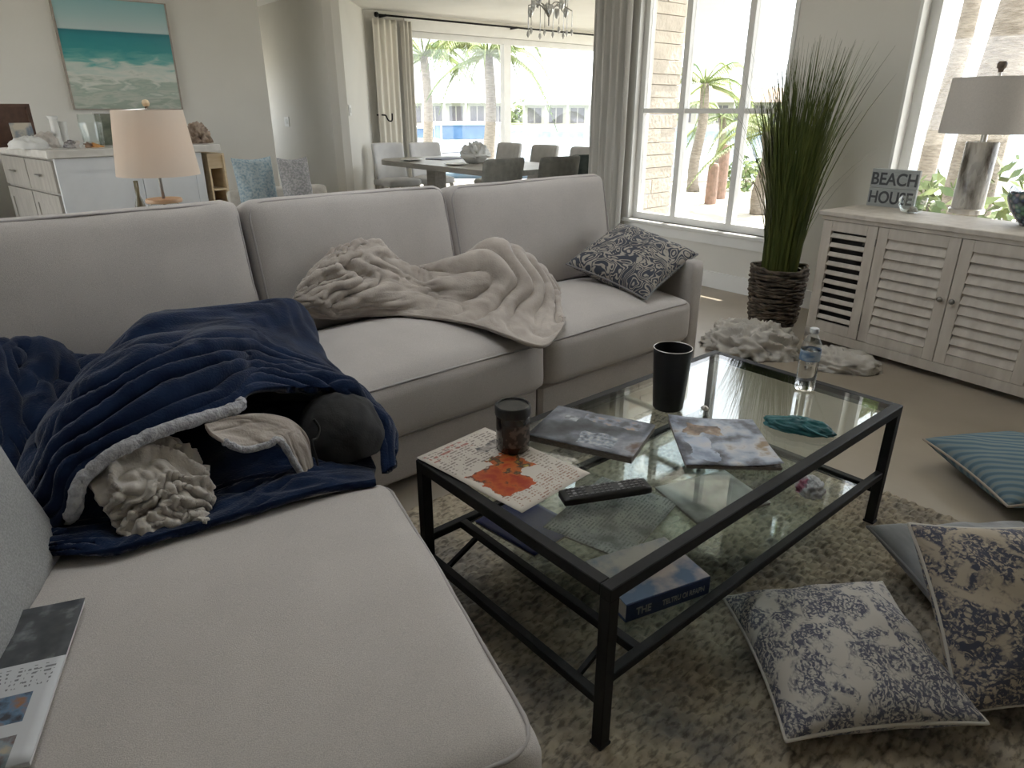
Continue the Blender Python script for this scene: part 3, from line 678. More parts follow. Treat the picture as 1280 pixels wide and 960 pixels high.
# crumpled cream cloth spilling out of the navy heap
def crumple(name,ctr,rx,ry,rz_,m,parent,seed,n=(80,44),amp=.03,ang=0,flat=.0,fu=5,fv=5,lump=.45):
    G=[]
    for j in range(n[1]):
        th=lerp(.02,math.pi*.5+.45,j/(n[1]-1)); row=[]
        for i in range(n[0]):
            ph=2*math.pi*i/n[0]
            d=Vector((math.sin(th)*math.cos(ph),math.sin(th)*math.sin(ph),max(math.cos(th),-.12)))
            w_=fbm(d.x*1.6+seed,d.y*1.6,d.z*1.6,3)*.35
            a=1-abs(noise.noise(Vector((d.x*fu*.5+w_*2+seed,d.y*fv*.5+w_*2,d.z*2))))*2
            b_=1-abs(noise.noise(Vector((d.x*fu+w_*3,d.y*fv+seed,d.z*4))))*2
            s=1+w_*lump; k=amp*(a*.7+b_*.4-.3)
            x=d.x*(rx*s+k); y=d.y*(ry*s+k); z=max(d.z*(rz_*s)+k*.9*max(d.z,0)**.5,0)
            c,sn=math.cos(ang),math.sin(ang)
            row.append((ctr[0]+x*c-y*sn,ctr[1]+x*sn+y*c,ctr[2]+z))
        G.append(row)
    return MB().grid(G,wrap=True).build(name,m,parent,smooth=True)
rows=[
 [py_(104,602,1.60),py_(128,570,1.61),py_(165,552,1.62),py_(205,545,1.62),py_(235,560,1.60),py_(258,590,1.56)],
 [py_(112,608,1.55),py_(140,588,1.55),py_(175,578,1.55),py_(212,573,1.55),py_(243,585,1.53),py_(266,610,1.50)],
 [py_(125,628,1.53),py_(150,615,1.51),py_(185,608,1.50),py_(220,605,1.50),py_(248,612,1.49),py_(267,628,1.475)],
 [py_(140,650,1.51),py_(162,642,1.49),py_(192,637,1.475),py_(222,634,1.465),py_(245,637,1.46),py_(264,645,1.46)],
 [pz(152,670,.503),pz(166,674,.500),pz(192,668,.500),pz(220,659,.500),pz(240,650,.502),pz(258,652,.51)]]
cb=thing('crumpled_blanket','crumpled cream blanket poking out from under the navy plush blanket','blanket',(0,0,0))
cloth('plush',rows,120,100,M_cream,cb,folds2(.5,1.0,4.2,4.2,.45,.8,.4),.030,.010,folds2(1.0,-.5,5,8.3,.5,.8,.9),.012)
# black bundle under the right arch
bb=thing('black_cushion','plain black cushion tucked under the navy blanket beside the ottoman','cushion',(0,0,0))
c=py_(430,570,1.62); crumple('cover',(c.x,c.y,.475),.12,.13,.15,M_blk,bb,4.4,amp=.003,lump=.12)
p0=py_(393,528,1.55); 
MB().tube(crline([py_(392,524,1.545),py_(399,535,1.54),py_(396,548,1.535),py_(390,552,1.53),py_(396,575,1.52),py_(402,600,1.50)],24).tolist(),.0035,6).build('cord_loop',M_blk,bb,smooth=True)

# crumpled cloths on the floor
M_lin=mat('white_linen',(.50,.47,.43),.95,(.60,.575,.535),10,bump=(120,.4,.003),spec=.05)
o=crumple('crumpled_towel',(3.60,2.02,0),.25,.17,.15,M_lin,None,2.2,amp=.07,ang=math.radians(-68),n=(100,50),fu=6,fv=6); tag(o,'crumpled white cloth in a heap on the floor by the basket planter','cloth')
o=crumple('crumpled_towel',(3.74,1.53,0),.21,.13,.085,M_lin,None,6.2,amp=.035,ang=math.radians(-75),n=(90,40)); tag(o,'flat crumpled white cloth on the floor under the console edge','cloth')
# ------------------------------------------------------------------ louvred console
M_greywood=mat('whitewashed_wood',(.53,.48,.425),.6,(.63,.58,.52),7,8,stretch=(3,3,.6),bump=(60,.15,.001))
M_knob=mat('pewter_knob',(.30,.29,.27),.4,metallic=.8)
KA=math.radians(-6.5)
con=thing('console_cabinet','whitewashed console cabinet with louvred doors standing under the window','cabinet',(4.02,1.90,0),0)
# local frame: x along the front to the right (towards -Y), y into the depth (towards +X)
dx=Vector((math.sin(KA),-math.cos(KA),0)); dyv=Vector((math.cos(KA),math.sin(KA),0))
con.matrix_world=Matrix(((dx.x,dyv.x,0,4.02),(dx.y,dyv.y,0,1.90),(0,0,1,0),(0,0,0,1)))
CWd,CD,CH=1.53,.44,.80
def cbx(a,b,name,m=M_greywood,p=con,bev=.002): return MB().box(a,b,bev).build(name,m,p)
cbx((-.025,-.02,CH-.028),(CWd+.025,CD,CH),'top',bev=.004)
cbx((-.008,-.006,CH-.05),(CWd+.008,CD-.01,CH-.028),'top_moulding')
cbx((0,.02,.06),(.02,CD-.01,CH-.05),'side_panel'); cbx((CWd-.02,.02,.06),(CWd,CD-.01,CH-.05),'side_panel')
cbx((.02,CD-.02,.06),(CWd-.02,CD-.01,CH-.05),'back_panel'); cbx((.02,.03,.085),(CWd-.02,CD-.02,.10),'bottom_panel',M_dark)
cbx((0,0,.035),(CWd,.02,.09),'bottom_rail')
for x in (0,CWd-.05):
    for y in (0,CD-.06): cbx((x,y,0),(x+.05,y+.05,.06),'leg')
def louvre(x0,x1,ang,name,n,knob=None,hinges=None):
    z0,z1=.092,CH-.052; s=.058
    fr=MB().box((x0,0,z0),(x0+s,.022,z1),.002); fr.box((x1-s,0,z0),(x1,.022,z1),.002); fr.box((x0+s,0,z0),(x1-s,.022,z0+s),.001); fr.box((x0+s,0,z1-s),(x1-s,.022,z1),.001)
    d=fr.build(name,M_greywood,con)
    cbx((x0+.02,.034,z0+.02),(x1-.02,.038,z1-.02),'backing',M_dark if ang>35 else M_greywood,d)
    H=(z1-z0-2*s)/n
    for k in range(n):
        zc=z0+s+H*(k+.5); a=math.radians(ang)
        MB().obox(((x0+x1)/2,.012,zc),(1,0,0),(0,math.cos(a),math.sin(a)),(0,-math.sin(a),math.cos(a)),(x1-x0)/2-s,.004 if ang<35 else .0135,H*.50 if ang<35 else .0045).build('slat',M_greywood,d)
    if knob is not None:
        MB().lathe([(.004,0),(.004,.012),(.013,.016),(.015,.022),(.012,.028),(0,.030)],14).build('knob',M_knob,d,smooth=True,loc=(knob,0,.43),rot=(math.radians(90),0,0))
    if hinges is not None:
        for z in (.17,.42,.66): MB().tube([(hinges,-.004,z-.02),(hinges,-.004,z+.02)],.004,8).build('hinge',M_knob,d)
    return d
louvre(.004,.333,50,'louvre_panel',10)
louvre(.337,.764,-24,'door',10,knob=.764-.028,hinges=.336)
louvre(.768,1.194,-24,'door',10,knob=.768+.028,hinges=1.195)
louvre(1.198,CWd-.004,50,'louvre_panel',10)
def K(x,y,z=CH): v=con.matrix_world@Vector((x,y,z)); return (v.x,v.y,v.z)
conRZ=math.atan2(dx.y,dx.x)

# sign with raised lettering
M_signw=mat('weathered_sign_board',(.34,.36,.355),.7,(.43,.45,.445),14,6,stretch=(1,1,5))
M_signt=mat('sign_charcoal',(.085,.09,.095),.7)
def text_mesh(s,size,m,name,parent,loc,rot,ext=.002,align='CENTER',sx=1):
    cu=bpy.data.curves.new('txt','FONT'); cu.body=s; cu.size=size; cu.extrude=ext; cu.align_x=align; cu.offset=size*.02
    t=bpy.data.objects.new('txt',cu); COL.objects.link(t)
    dg=bpy.context.evaluated_depsgraph_get(); me=bpy.data.meshes.new_from_object(t.evaluated_get(dg)); bpy.data.objects.remove(t)
    me.materials.clear(); me.materials.append(m); o=bpy.data.objects.new(name,me); COL.objects.link(o); o.parent=parent; o.location=loc; o.rotation_euler=rot; o.scale=(sx,1,1); return o
sp=pz(1112,259,CH)
sg=thing('wooden_sign','small weathered board sign reading BEACH HOUSE on the console','sign',(sp.x+.0,sp.y,CH),conRZ+math.radians(6))
MB().box((-.135,-.012,.0),(.135,.012,.108),.002).build('board',M_signw,sg); MB().box((-.135,-.012,.110),(.135,.012,.218),.002).build('board',M_signw,sg)
text_mesh('BEACH',.098,M_signt,'lettering',sg,(0,-.0125,.128),(math.radians(90),0,0),sx=.86)
text_mesh('HOUSE',.098,M_signt,'lettering',sg,(-.004,-.0125,.022),(math.radians(90),0,0),sx=.80)
# clear glass dish holding a shell, in front of the sign's end
M_cg=clear_mat('clear_glass',(.96,.98,.975),1.5)
dp=pz(1138,266,CH)
gd=thing('glass_dish','shallow clear glass dish with a pale shell beside the beach sign','dish',(dp.x,dp.y,CH))
MB().lathe([(.0,.002),(.035,.002),(.055,.012),(.07,.045),(.073,.085),(.070,.085),(.067,.046),(.052,.016),(.034,.006),(0,.006)],36).build('bowl',M_cg,gd,smooth=True)
sh=tag(crumple('sea_shell',(dp.x-.005,dp.y-.012,CH+.0065),.032,.022,.028,mat('shell_pale',(.55,.52,.48),.4,(.25,.23,.21),40),None,1.1,n=(40,20),amp=.006),'little pale striped shell lying in the glass dish','shell')

# table lamp with mosaic column
lp=pz(1207,266,CH)
M_mosaic=mat('pearl_mosaic',(.55,.53,.49),.25,spec=.6); n,L,b=N(M_mosaic); mp=[q for q in n if q.type=='MAPPING'][0]; mp.inputs['Scale'].default_value=(1.6,1.6,.55)
t=n.new('ShaderNodeTexVoronoi'); t.inputs['Scale'].default_value=38; L.new(mp.outputs[0],t.inputs['Vector'])
t2=n.new('ShaderNodeTexNoise'); t2.inputs['Scale'].default_value=7; t2.inputs['Detail'].default_value=8; t2.inputs['Distortion'].default_value=.3; L.new(mp.outputs[0],t2.inputs['Vector'])
r=ramp_node(n,[(.34,(.10,.085,.07)),(.45,(.36,.34,.31)),(.62,(.55,.53,.49))]); L.new(t2.outputs[0],r.inputs[0])
mx=n.new('ShaderNodeMix'); mx.data_type='RGBA'; mx.blend_type='OVERLAY'; mx.inputs[0].default_value=.25; L.new(r.outputs[0],mx.inputs[6]); bw_=n.new('ShaderNodeRGBToBW'); L.new(t.outputs['Color'],bw_.inputs[0]); L.new(bw_.outputs[0],mx.inputs[7]); L.new(mx.outputs[2],b.inputs['Base Color'])
M_shade=mat('linen_shade',(.62,.58,.54),.9,(.57,.535,.50),150,bump=(300,.3,.001)); 
l2=thing('table_lamp','table lamp with silvery mosaic column and wide linen drum shade on the console','lamp',(lp.x,lp.y,CH))
MB().lathe([(0,0),(.090,0),(.090,.022),(.084,.028),(0,.028)],40).build('foot',M_brass,l2,smooth=False,auto=30)
MB().lathe([(0,.028),(.080,.028),(.080,.375),(.076,.382),(0,.382)],40).build('column',M_mosaic,l2,smooth=True,auto=40)
MB().lathe([(0,.38),(.016,.38),(.016,.42),(.008,.425),(.008,.73),(0,.73)],16).build('stem',M_brass,l2,smooth=True,auto=40)
sd_=MB().lathe([(.225,.425),(.212,.705),(.209,.705),(.222,.425),(.225,.425)],48,cap=False).build('shade',M_shade,l2,smooth=True,auto=40)
mb=MB()
for k in range(3):
    a=k*2.094; mb.bar((0,0,.70),(.21*math.cos(a),.21*math.sin(a),.70),.004)
mb.build('shade_spider',M_brass,l2)
MB().lathe([(0,.73),(.012,.73),(.014,.745),(.022,.752),(.024,.772),(.018,.782),(0,.783)],16).build('finial',mat('dark_finial',(.12,.09,.07),.5),l2,smooth=True)

# art-glass bowl
bp_=pz(1274,281,CH)
M_bowl=mat('teal_mosaic_glass',(.05,.10,.115),.15,spec=.7,coat=.5); n,L,b=N(M_bowl); mp=[q for q in n if q.type=='MAPPING'][0]
t=n.new('ShaderNodeTexVoronoi'); t.inputs['Scale'].default_value=34; L.new(mp.outputs[0],t.inputs['Vector'])
r=ramp_node(n,[(.1,(.42,.46,.47)),(.4,(.14,.22,.24)),(.7,(.035,.05,.07))]); L.new(t.outputs['Distance'],r.inputs[0]); 
r2=n.new('ShaderNodeMix'); r2.data_type='RGBA'; r2.blend_type='MULTIPLY'; r2.inputs[0].default_value=.5; L.new(r.outputs[0],r2.inputs[6]); L.new(t.outputs['Color'],r2.inputs[7]); L.new(r2.outputs[2],b.inputs['Base Color'])
bw=thing('glass_bowl','round teal and grey mosaic glass bowl with wavy lip on the console','bowl',(bp_.x,bp_.y-.05,CH))
prof=[(0,0),(.05,0),(.055,.012),(.08,.035),(.115,.085),(.130,.135),(.126,.175),(.122,.174),(.125,.135),(.108,.088),(.073,.042),(.05,.02),(0,.018)]
mb=MB().lathe(prof,48)
mb.v=[(x*(1+.10*math.sin(3*math.atan2(y,x)+.6)*(z/.17)**2),y*(1+.10*math.sin(3*math.atan2(y,x)+.6)*(z/.17)**2),z+.018*math.sin(4*math.atan2(y,x)+1.2)*(z/.17)**2) for x,y,z in mb.v]
mb.build('bowl',M_bowl,bw,smooth=True)

# ------------------------------------------------------------------ tall grass in basket planter
PC=Vector((4.235,2.24,0))
pl=thing('potted_grass','tall green ornamental grass in a woven twig basket by the window','plant',PC)
M_twig=mat('dark_twig',(.045,.035,.028),.8,(.16,.125,.095),18,5)
mb=MB(); nr=24
for k in range(nr):
    z=.012+.365*k/(nr-1); R_=.142+.030*math.sin(min(1,k/(nr-1)*1.0)*math.pi*.55)
    ph=random.random()*6
    pts=[((R_+.007*math.sin(11*a+(k%2)*math.pi)+.003*math.sin(3*a+ph))*math.cos(a),(R_+.007*math.sin(11*a+(k%2)*math.pi)+.003*math.sin(3*a+ph))*math.sin(a),z+.006*math.sin(2*a+ph)+.004*math.sin(7*a+ph*2)) for a in [2*math.pi*i/66 for i in range(66)]]
    mb.tube(pts,.0095+.002*random.random(),6,closed=True)
mb.build('woven_basket',M_twig,pl,smooth=True)
mb=MB().lathe([(0,.004),(.13,.004),(.150,.10),(.158,.25),(.158,.34),(0,.34)],32); mb.build('basket_core',M_dark,pl,smooth=True)
M_blade=mat('grass_blade',(.045,.065,.014),.5,(.11,.13,.035),3,3,stretch=(6,6,1),spec=.3)
mb=MB(); rnd=random.Random(4)
for k in range(950):
    a=rnd.uniform(0,6.283); r0=.11*math.sqrt(rnd.random()); h=rnd.uniform(.80,1.50)*(1-.06*r0/.11) if rnd.random()<.85 else rnd.uniform(.35,.8)
    lean=abs(rnd.gauss(.07,.05))+.16*(rnd.random()**6); la=a+rnd.gauss(0,.6); wd=rnd.uniform(.003,.0056)
    p0=Vector((r0*math.cos(a),r0*math.sin(a),.33)); d=Vector((math.cos(la),math.sin(la),0)); side=Vector((-d.y,d.x,0))
    if PC.x+d.x*lean*h*1.9+p0.x>4.70: d=Vector((-abs(d.x)*.3,d.y,0))
    nseg=6; L_l=[];L_r=[]
    for s in range(nseg+1):
        t_=s/nseg; c_=p0+d*(lean*h*(t_**1.9)*1.5)+Vector((0,0,h*(t_-.10*abs(lean)*3*t_**3)))
        ww=wd*(1-t_**2.2)+.0004
        L_l.append(c_-side*ww); L_r.append(c_+side*ww+d*ww*.6)
    o_=len(mb.v); vs=[]
    for s in range(nseg+1): vs+= [tuple(L_l[s]),tuple(L_r[s])]
    mb.add(vs,[(2*s,2*s+1,2*s+3,2*s+2) for s in range(nseg)])
gb=mb.build('grass_blades',M_blade,pl,smooth=True); gb['kind']='stuff'
# ------------------------------------------------------------------ printed matter
def math_(n,L,op,a,b_=None,clamp=False):
    q=n.new('ShaderNodeMath'); q.operation=op; q.use_clamp=clamp
    for i,v in enumerate((a,b_)):
        if v is None: continue
        if isinstance(v,(int,float)): q.inputs[i].default_value=v
        else: L.new(v,q.inputs[i])
    return q.outputs[0]
def print_mat(name,paper,blocks=(),lines=None,mott=None,rough=.45,warp=.0):
    """paper with printed rectangles (x0,y0,x1,y1 in metres from the sheet's centre, two colours, noise scale) and rows of small type"""
    m=mat(name,paper,rough,spec=.35); n,L,b=N(m); mp=[q for q in n if q.type=='MAPPING'][0]
    sx=n.new('ShaderNodeSeparateXYZ'); L.new(mp.outputs[0],sx.inputs[0]); X_,Y_=sx.outputs[0],sx.outputs[1]
    wq=n.new('ShaderNodeTexNoise'); wq.inputs['Scale'].default_value=14; wq.inputs['Detail'].default_value=4; L.new(mp.outputs[0],wq.inputs['Vector'])
    ws=n.new('ShaderNodeSeparateColor'); L.new(wq.outputs['Color'],ws.inputs[0])
    XW=math_(n,L,'ADD',X_,math_(n,L,'MULTIPLY',math_(n,L,'SUBTRACT',ws.outputs[0],.5),warp)); YW=math_(n,L,'ADD',Y_,math_(n,L,'MULTIPLY',math_(n,L,'SUBTRACT',ws.outputs[1],.5),warp))
    cur=None
    def rect(x0,y0,x1,y1):
        a=math_(n,L,'MULTIPLY',math_(n,L,'GREATER_THAN',XW,x0),math_(n,L,'LESS_THAN',XW,x1))
        c=math_(n,L,'MULTIPLY',math_(n,L,'GREATER_THAN',YW,y0),math_(n,L,'LESS_THAN',YW,y1)); return math_(n,L,'MULTIPLY',a,c)
    def over(cur,fac,col):
        mx=n.new('ShaderNodeMix'); mx.data_type='RGBA'; L.new(fac,mx.inputs[0])
        if cur is None: mx.inputs[6].default_value=(*paper,1)
        else: L.new(cur,mx.inputs[6])
        if isinstance(col,tuple): mx.inputs[7].default_value=(*col,1)
        else: L.new(col,mx.inputs[7])
        return mx.outputs[2]
    def nz(s,st=(1,1,1),d=4,off=0):
        q=n.new('ShaderNodeMapping'); q.inputs['Scale'].default_value=st; q.inputs['Location'].default_value=(off,off,0); L.new(mp.outputs[0],q.inputs[0])
        t=n.new('ShaderNodeTexNoise'); t.inputs['Scale'].default_value=s; t.inputs['Detail'].default_value=d; L.new(q.outputs[0],t.inputs['Vector']); return t.outputs[0]
    if mott:
        r=ramp_node(n,mott[1]); L.new(nz(mott[0],d=6),r.inputs[0]); cur=r.outputs[0]
    if lines:
        for (x0,y0,x1,y1,pitch,col,dens) in lines:
            row=math_(n,L,'GREATER_THAN',math_(n,L,'SINE',math_(n,L,'MULTIPLY',Y_,6.283/pitch)),.1)
            let=math_(n,L,'GREATER_THAN',nz(1.6/pitch,(1,.25,1),1,3),dens)
            f=math_(n,L,'MULTIPLY',math_(n,L,'MULTIPLY',row,let),rect(x0,y0,x1,y1)); f=math_(n,L,'MULTIPLY',f,.8); cur=over(cur,f,col)
    for k,(x0,y0,x1,y1,stops,sc) in enumerate(blocks):
        r=ramp_node(n,stops); L.new(nz(sc,d=5,off=k*.37),r.inputs[0]); cur=over(cur,rect(x0,y0,x1,y1),r.outputs[0])
    if cur is not None: L.new(cur,b.inputs['Base Color'])
    return m
def frame_of(c0,c1,c3):
    c0,c1,c3=Vector(c0),Vector(c1),Vector(c3); ex=(c1-c0); w=ex.length; ex.normalize(); h=(c3-c0).length; ctr=(c1+c3)/2
    return ctr,math.atan2(ex.y,ex.x),w,h
def leafgrid(w,h,z,curl=0,seed=0,n=16,bend=None):
    G=[]
    for j in range(n+1):
        row=[]
        for i in range(n+1):
            x=-w/2+w*i/n; y=-h/2+h*j/n
            row.append((x,y,z+curl*(.5+.5*noise.noise(Vector((x*7+seed,y*7,seed))))+(bend(x/w,y/h) if bend else 0)))
        G.append(row)
    return G
def sheaf(name,label,cat,c0,c1,c3,z,t,cover,pages,group=None,curl=.002,seed=0,bend=None,leaves=1):
    """a stapled booklet or folded paper: page block plus a cover sheet that curls a little"""
    ctr,rz,w,h=frame_of(c0,c1,c3)
    r=thing(name,label,cat,(ctr.x,ctr.y,z),rz,group)
    if t>.003: MB().box((-w/2+.002,-h/2+.002,0),(w/2-.002,h/2-.002,t-.0012)).build('pages',pages,r)
    MB().grid(leafgrid(w,h,t,curl,seed,bend=bend)).build('cover',cover,r,smooth=True,solid=.0008)
    return r
Z=TZ
cre=(.55,.50,.44)
M_fly=print_mat('newsprint_flyer',cre,
  blocks=[(-.115,-.125,-.0,.02,[(.38,(.30,.035,.015)),(.52,(.42,.09,.02)),(.60,(.06,.03,.025)),(.66,(.50,.40,.32))],22),
          (-.02,-.06,.07,.05,[(.36,(.36,.04,.015)),(.5,(.45,.13,.03)),(.56,(.05,.035,.03)),(.7,(.55,.38,.08))],26),
          (.02,.08,.10,.12,[(.4,(.10,.09,.09)),(.6,(.45,.40,.36))],40)],
  lines=[(-.12,.04,.12,.19,.012,(.16,.12,.11),.50),(-.12,-.19,.12,-.11,.010,(.25,.11,.07),.52),(.07,-.11,.125,.06,.012,(.20,.15,.12),.5),(-.12,.14,.02,.18,.022,(.30,.08,.06),.48)],warp=.09)
sheaf('advertising_flyer','unfolded newsprint flyer with red and orange print under the candle jar','flyer',pz(653,643,Z),pz(738,593,Z),pz(520,574,Z),Z+.0012,.002,M_fly,M_fly,curl=.003,seed=2)
greyst=[(.34,(.035,.036,.04)),(.46,(.09,.095,.105)),(.54,(.16,.17,.20)),(.63,(.30,.31,.34)),(.7,(.16,.11,.09))]
M_mag1=print_mat('grey_magazine_cover',(.16,.17,.19),mott=(9,greyst),
  blocks=[(-.10,.03,-.06,.06,[(.4,(.45,.47,.5)),(.6,(.2,.2,.22))],60),(-.02,-.09,.10,-.02,[(.35,(.10,.11,.13)),(.5,(.28,.31,.36)),(.65,(.5,.5,.5))],50),(-.05,.05,.12,.10,[(.38,(.10,.10,.11)),(.55,(.26,.28,.33)),(.7,(.42,.30,.22))],35)],warp=.06)
M_page=mat('magazine_pages',(.30,.27,.24),.7,(.12,.10,.09),90,stretch=(1,1,14))
sheaf('magazine','thick glossy grey magazine lying between the candle jar and the black tumbler','magazine',pz(665,552,Z),pz(797,582,Z),pz(692,513,Z),Z+.0006,.018,M_mag1,M_page,seed=5,curl=.003)
bluest=[(.34,(.06,.06,.07)),(.44,(.18,.19,.22)),(.52,(.34,.38,.46)),(.62,(.50,.50,.51)),(.7,(.28,.20,.12))]
M_mag2=print_mat('travel_magazine_cover',(.4,.42,.46),mott=(13,bluest),
  blocks=[(-.09,.035,.02,.10,[(.38,(.09,.065,.05)),(.55,(.28,.19,.13)),(.68,(.45,.40,.32))],22),(-.11,-.12,-.04,.02,[(.35,(.20,.24,.32)),(.55,(.40,.45,.55)),(.7,(.5,.5,.52))],16)],warp=.10)
sheaf('magazine','pale blue illustrated magazine with curled cover near the water bottle','magazine',pz(866,586,Z),pz(988,589,Z),pz(826,527,Z),Z+.0006,.010,M_mag2,M_page,seed=9,curl=.004,bend=lambda u,v: .012*max(0,-u*v*4)**1.5)
# brochure on the ottoman
ZB=.494
M_bro=print_mat('travel_brochure',(.52,.53,.55),
  blocks=[(-.13,.03,.14,.19,[(.30,(.045,.05,.055)),(.55,(.075,.08,.088)),(.72,(.20,.21,.22))],30),
          (-.06,-.10,.10,-.04,[(.36,(.05,.05,.06)),(.45,(.12,.20,.30)),(.55,(.30,.14,.06)),(.66,(.42,.46,.5))],24),
          (-.06,-.19,.10,-.125,[(.36,(.14,.06,.045)),(.5,(.22,.27,.30)),(.6,(.40,.34,.26))],26)],
  lines=[(-.10,-.03,.12,.02,.009,(.10,.10,.11),.52),(-.02,.11,.11,.165,.011,(.34,.35,.36),.55)])
sheaf('travel_brochure','open travel brochure with dark header and photos lying on the grey ottoman','brochure',pz(40,958,ZB)-Vector((.936,-.351,0))*.26,pz(40,958,ZB),pz(108,752,ZB)-Vector((.936,-.351,0))*.26,ZB,.008,M_bro,mat('white_paper',(.6,.6,.6),.6),seed=3,curl=.003)

# ------------------------------------------------------------------ candle jar, tumbler, bottle, remote, pouch
jc=(1.105,1.297)
cj=thing('candle_jar','dark amber candle jar with black lid standing on the newsprint flyer','jar',(jc[0],jc[1],Z+.0052))
M_amber=mat('amber_jar',(.030,.018,.012),.12,(.05,.03,.02),12,spec=.6,coat=.4)
M_lid=mat('black_lid',(.012,.012,.012),.4,(.03,.028,.025),50)
MB().lathe([(0,0),(.044,0),(.047,.004),(.047,.100),(.044,.106),(0,.106)],40).build('jar_body',M_amber,cj,smooth=True,auto=45)
lab=MB(); pts=[[(.0475*math.cos(a),.0475*math.sin(a),z) for a in [math.radians(195+k*5) for k in range(24)]] for z in (.02,.085)]
lab.grid(pts).build('label',mat('jar_label',(.035,.025,.02),.6,(.16,.12,.10),55,2,ramp=(.5,.62)),cj,smooth=True)
MB().lathe([(0,.106),(.049,.106),(.050,.110),(.050,.130),(.047,.135),(.043,.135),(.042,.131),(0,.131)],40).build('lid',M_lid,cj,smooth=True,auto=35)
tm=thing('tumbler','tall matte black tumbler standing by the sofa side of the glass table','tumbler',(1.675,1.195,Z+.0002))
MB().lathe([(0,0),(.045,0),(.048,.004),(.0605,.200),(.0605,.203),(.0575,.203),(.0570,.198),(.045,.012),(0,.010)],44).build('cup',mat('matte_black_steel',(.010,.010,.012),.38,(.016,.016,.018),200),tm,smooth=True,auto=50)
MB().tube([(.059*math.cos(a),.059*math.sin(a),.203) for a in [k*math.pi/24 for k in range(48)]],.0014,6,closed=True).build('steel_rim',M_brass,tm,smooth=True)
bt=thing('water_bottle','clear plastic water bottle with blue label on the glass table','bottle',(2.155,.985,Z+.0002))
M_pet=mat('clear_plastic',(.95,.97,.98),.03,trans=1,ior=1.32,spec=.5)
prof=[(0,.004),(.018,.006),(.026,0),(.031,.004),(.0325,.015)]
for k in range(7):
    z=.02+k*.012; prof+=[(.0325,z),(.0312,z+.006)]
prof+=[(.0322,.108),(.0322,.140),(0,.140)]
MB().lathe(prof,36).build('bottle_body',M_pet,bt,smooth=True)
MB().lathe([(.0322,.140),(.0328,.152),(.031,.165),(.024,.182),(.0145,.196),(.0125,.200),(.0125,.206)],36,cap=False).build('shoulder',clear_mat('thin_clear_plastic',(.93,.95,.96),1.7,.05),bt,smooth=True)
MB().lathe([(.0330,.110),(.0330,.146)],36,cap=False).build('label',mat('blue_bottle_label',(.16,.26,.42),.35,(.42,.50,.60),16,3,stretch=(1,1,2.5),ramp=(.50,.60)),bt,smooth=True)
MB().lathe([(0,.204),(.0145,.204),(.0150,.206),(.0150,.217),(.0135,.219),(0,.219)],24).build('cap',mat('white_cap',(.62,.63,.64),.4),bt,smooth=True,auto=40)
# remote
ra=pz(700,628,Z); rb=pz(811,611,Z); rc=(ra+rb)/2; ang=math.atan2((rb-ra).y,(rb-ra).x)
rm=thing('remote_control','black television remote with small keys on the glass table','remote',(rc.x,rc.y,Z+.0002),ang)
RL=.232
bm=rbox_mesh(RL/2,.0265,.0105,.006,8,.002); bm_obj(bm,'body',mat('remote_black',(.012,.012,.013),.4),rm,True,(0,0,.0105))
M_key=mat('remote_keys',(.08,.08,.083),.5); M_keyl=mat('remote_keys_light',(.26,.26,.27),.5)
km=MB().box((-.0045,-.0032,0),(.0045,.0032,.002),.0008); k0=None
rnd=random.Random(3)
for i in range(15):
    for j in range(4):
        if i in (4,9) and j in (1,2): continue
        o=km.build('key',M_keyl if rnd.random()<.22 else M_key,rm,loc=(-.098+i*.0138,-.0172+j*.0115,.0222)) if k0 is None else k0.copy()
        if k0 is None: k0=o
        else:
            COL.objects.link(o); o.parent=rm; o.location=(-.098+i*.0138,-.0172+j*.0115,.0222)
            if rnd.random()<.22:
                o.data=o.data.copy(); o.data.materials[0]=M_keyl
# teal pouch
tp=thing('zip_pouch','small teal folded pouch lying beyond the pale blue magazine','pouch',(0,0,0))
c=pz(998,536,Z); M_teal=mat('teal_nylon',(.008,.075,.085),.5,(.02,.13,.14),20,bump=(60,.4,.003))
crumple('pouch_body',(c.x,c.y,Z+.0005),.100,.042,.028,M_teal,tp,3.3,n=(60,26),amp=.010,ang=math.radians(-68))
MB().tube([(c.x-.01+.05*math.sin(k*.5)*.3,c.y+.095-.19*k/12,Z+.012+.012*math.sin(math.pi*k/12)) for k in range(13)],.003,6).build('zipper',mat('teal_zip',(.03,.16,.17),.4),tp,smooth=True)
# little clear trinket on the glass
c=pz(880,517,Z); g=thing('glass_trinket','tiny clear glass trinket box behind the pale blue magazine','trinket',(c.x,c.y,Z+.0002),.4)
MB().box((-.018,-.012,0),(.018,.012,.014),.003).build('box',M_cg,g); MB().lathe([(0,.014),(.010,.014),(.012,.020),(.006,.026),(0,.027)],14).build('knob',M_brass,g,smooth=True)

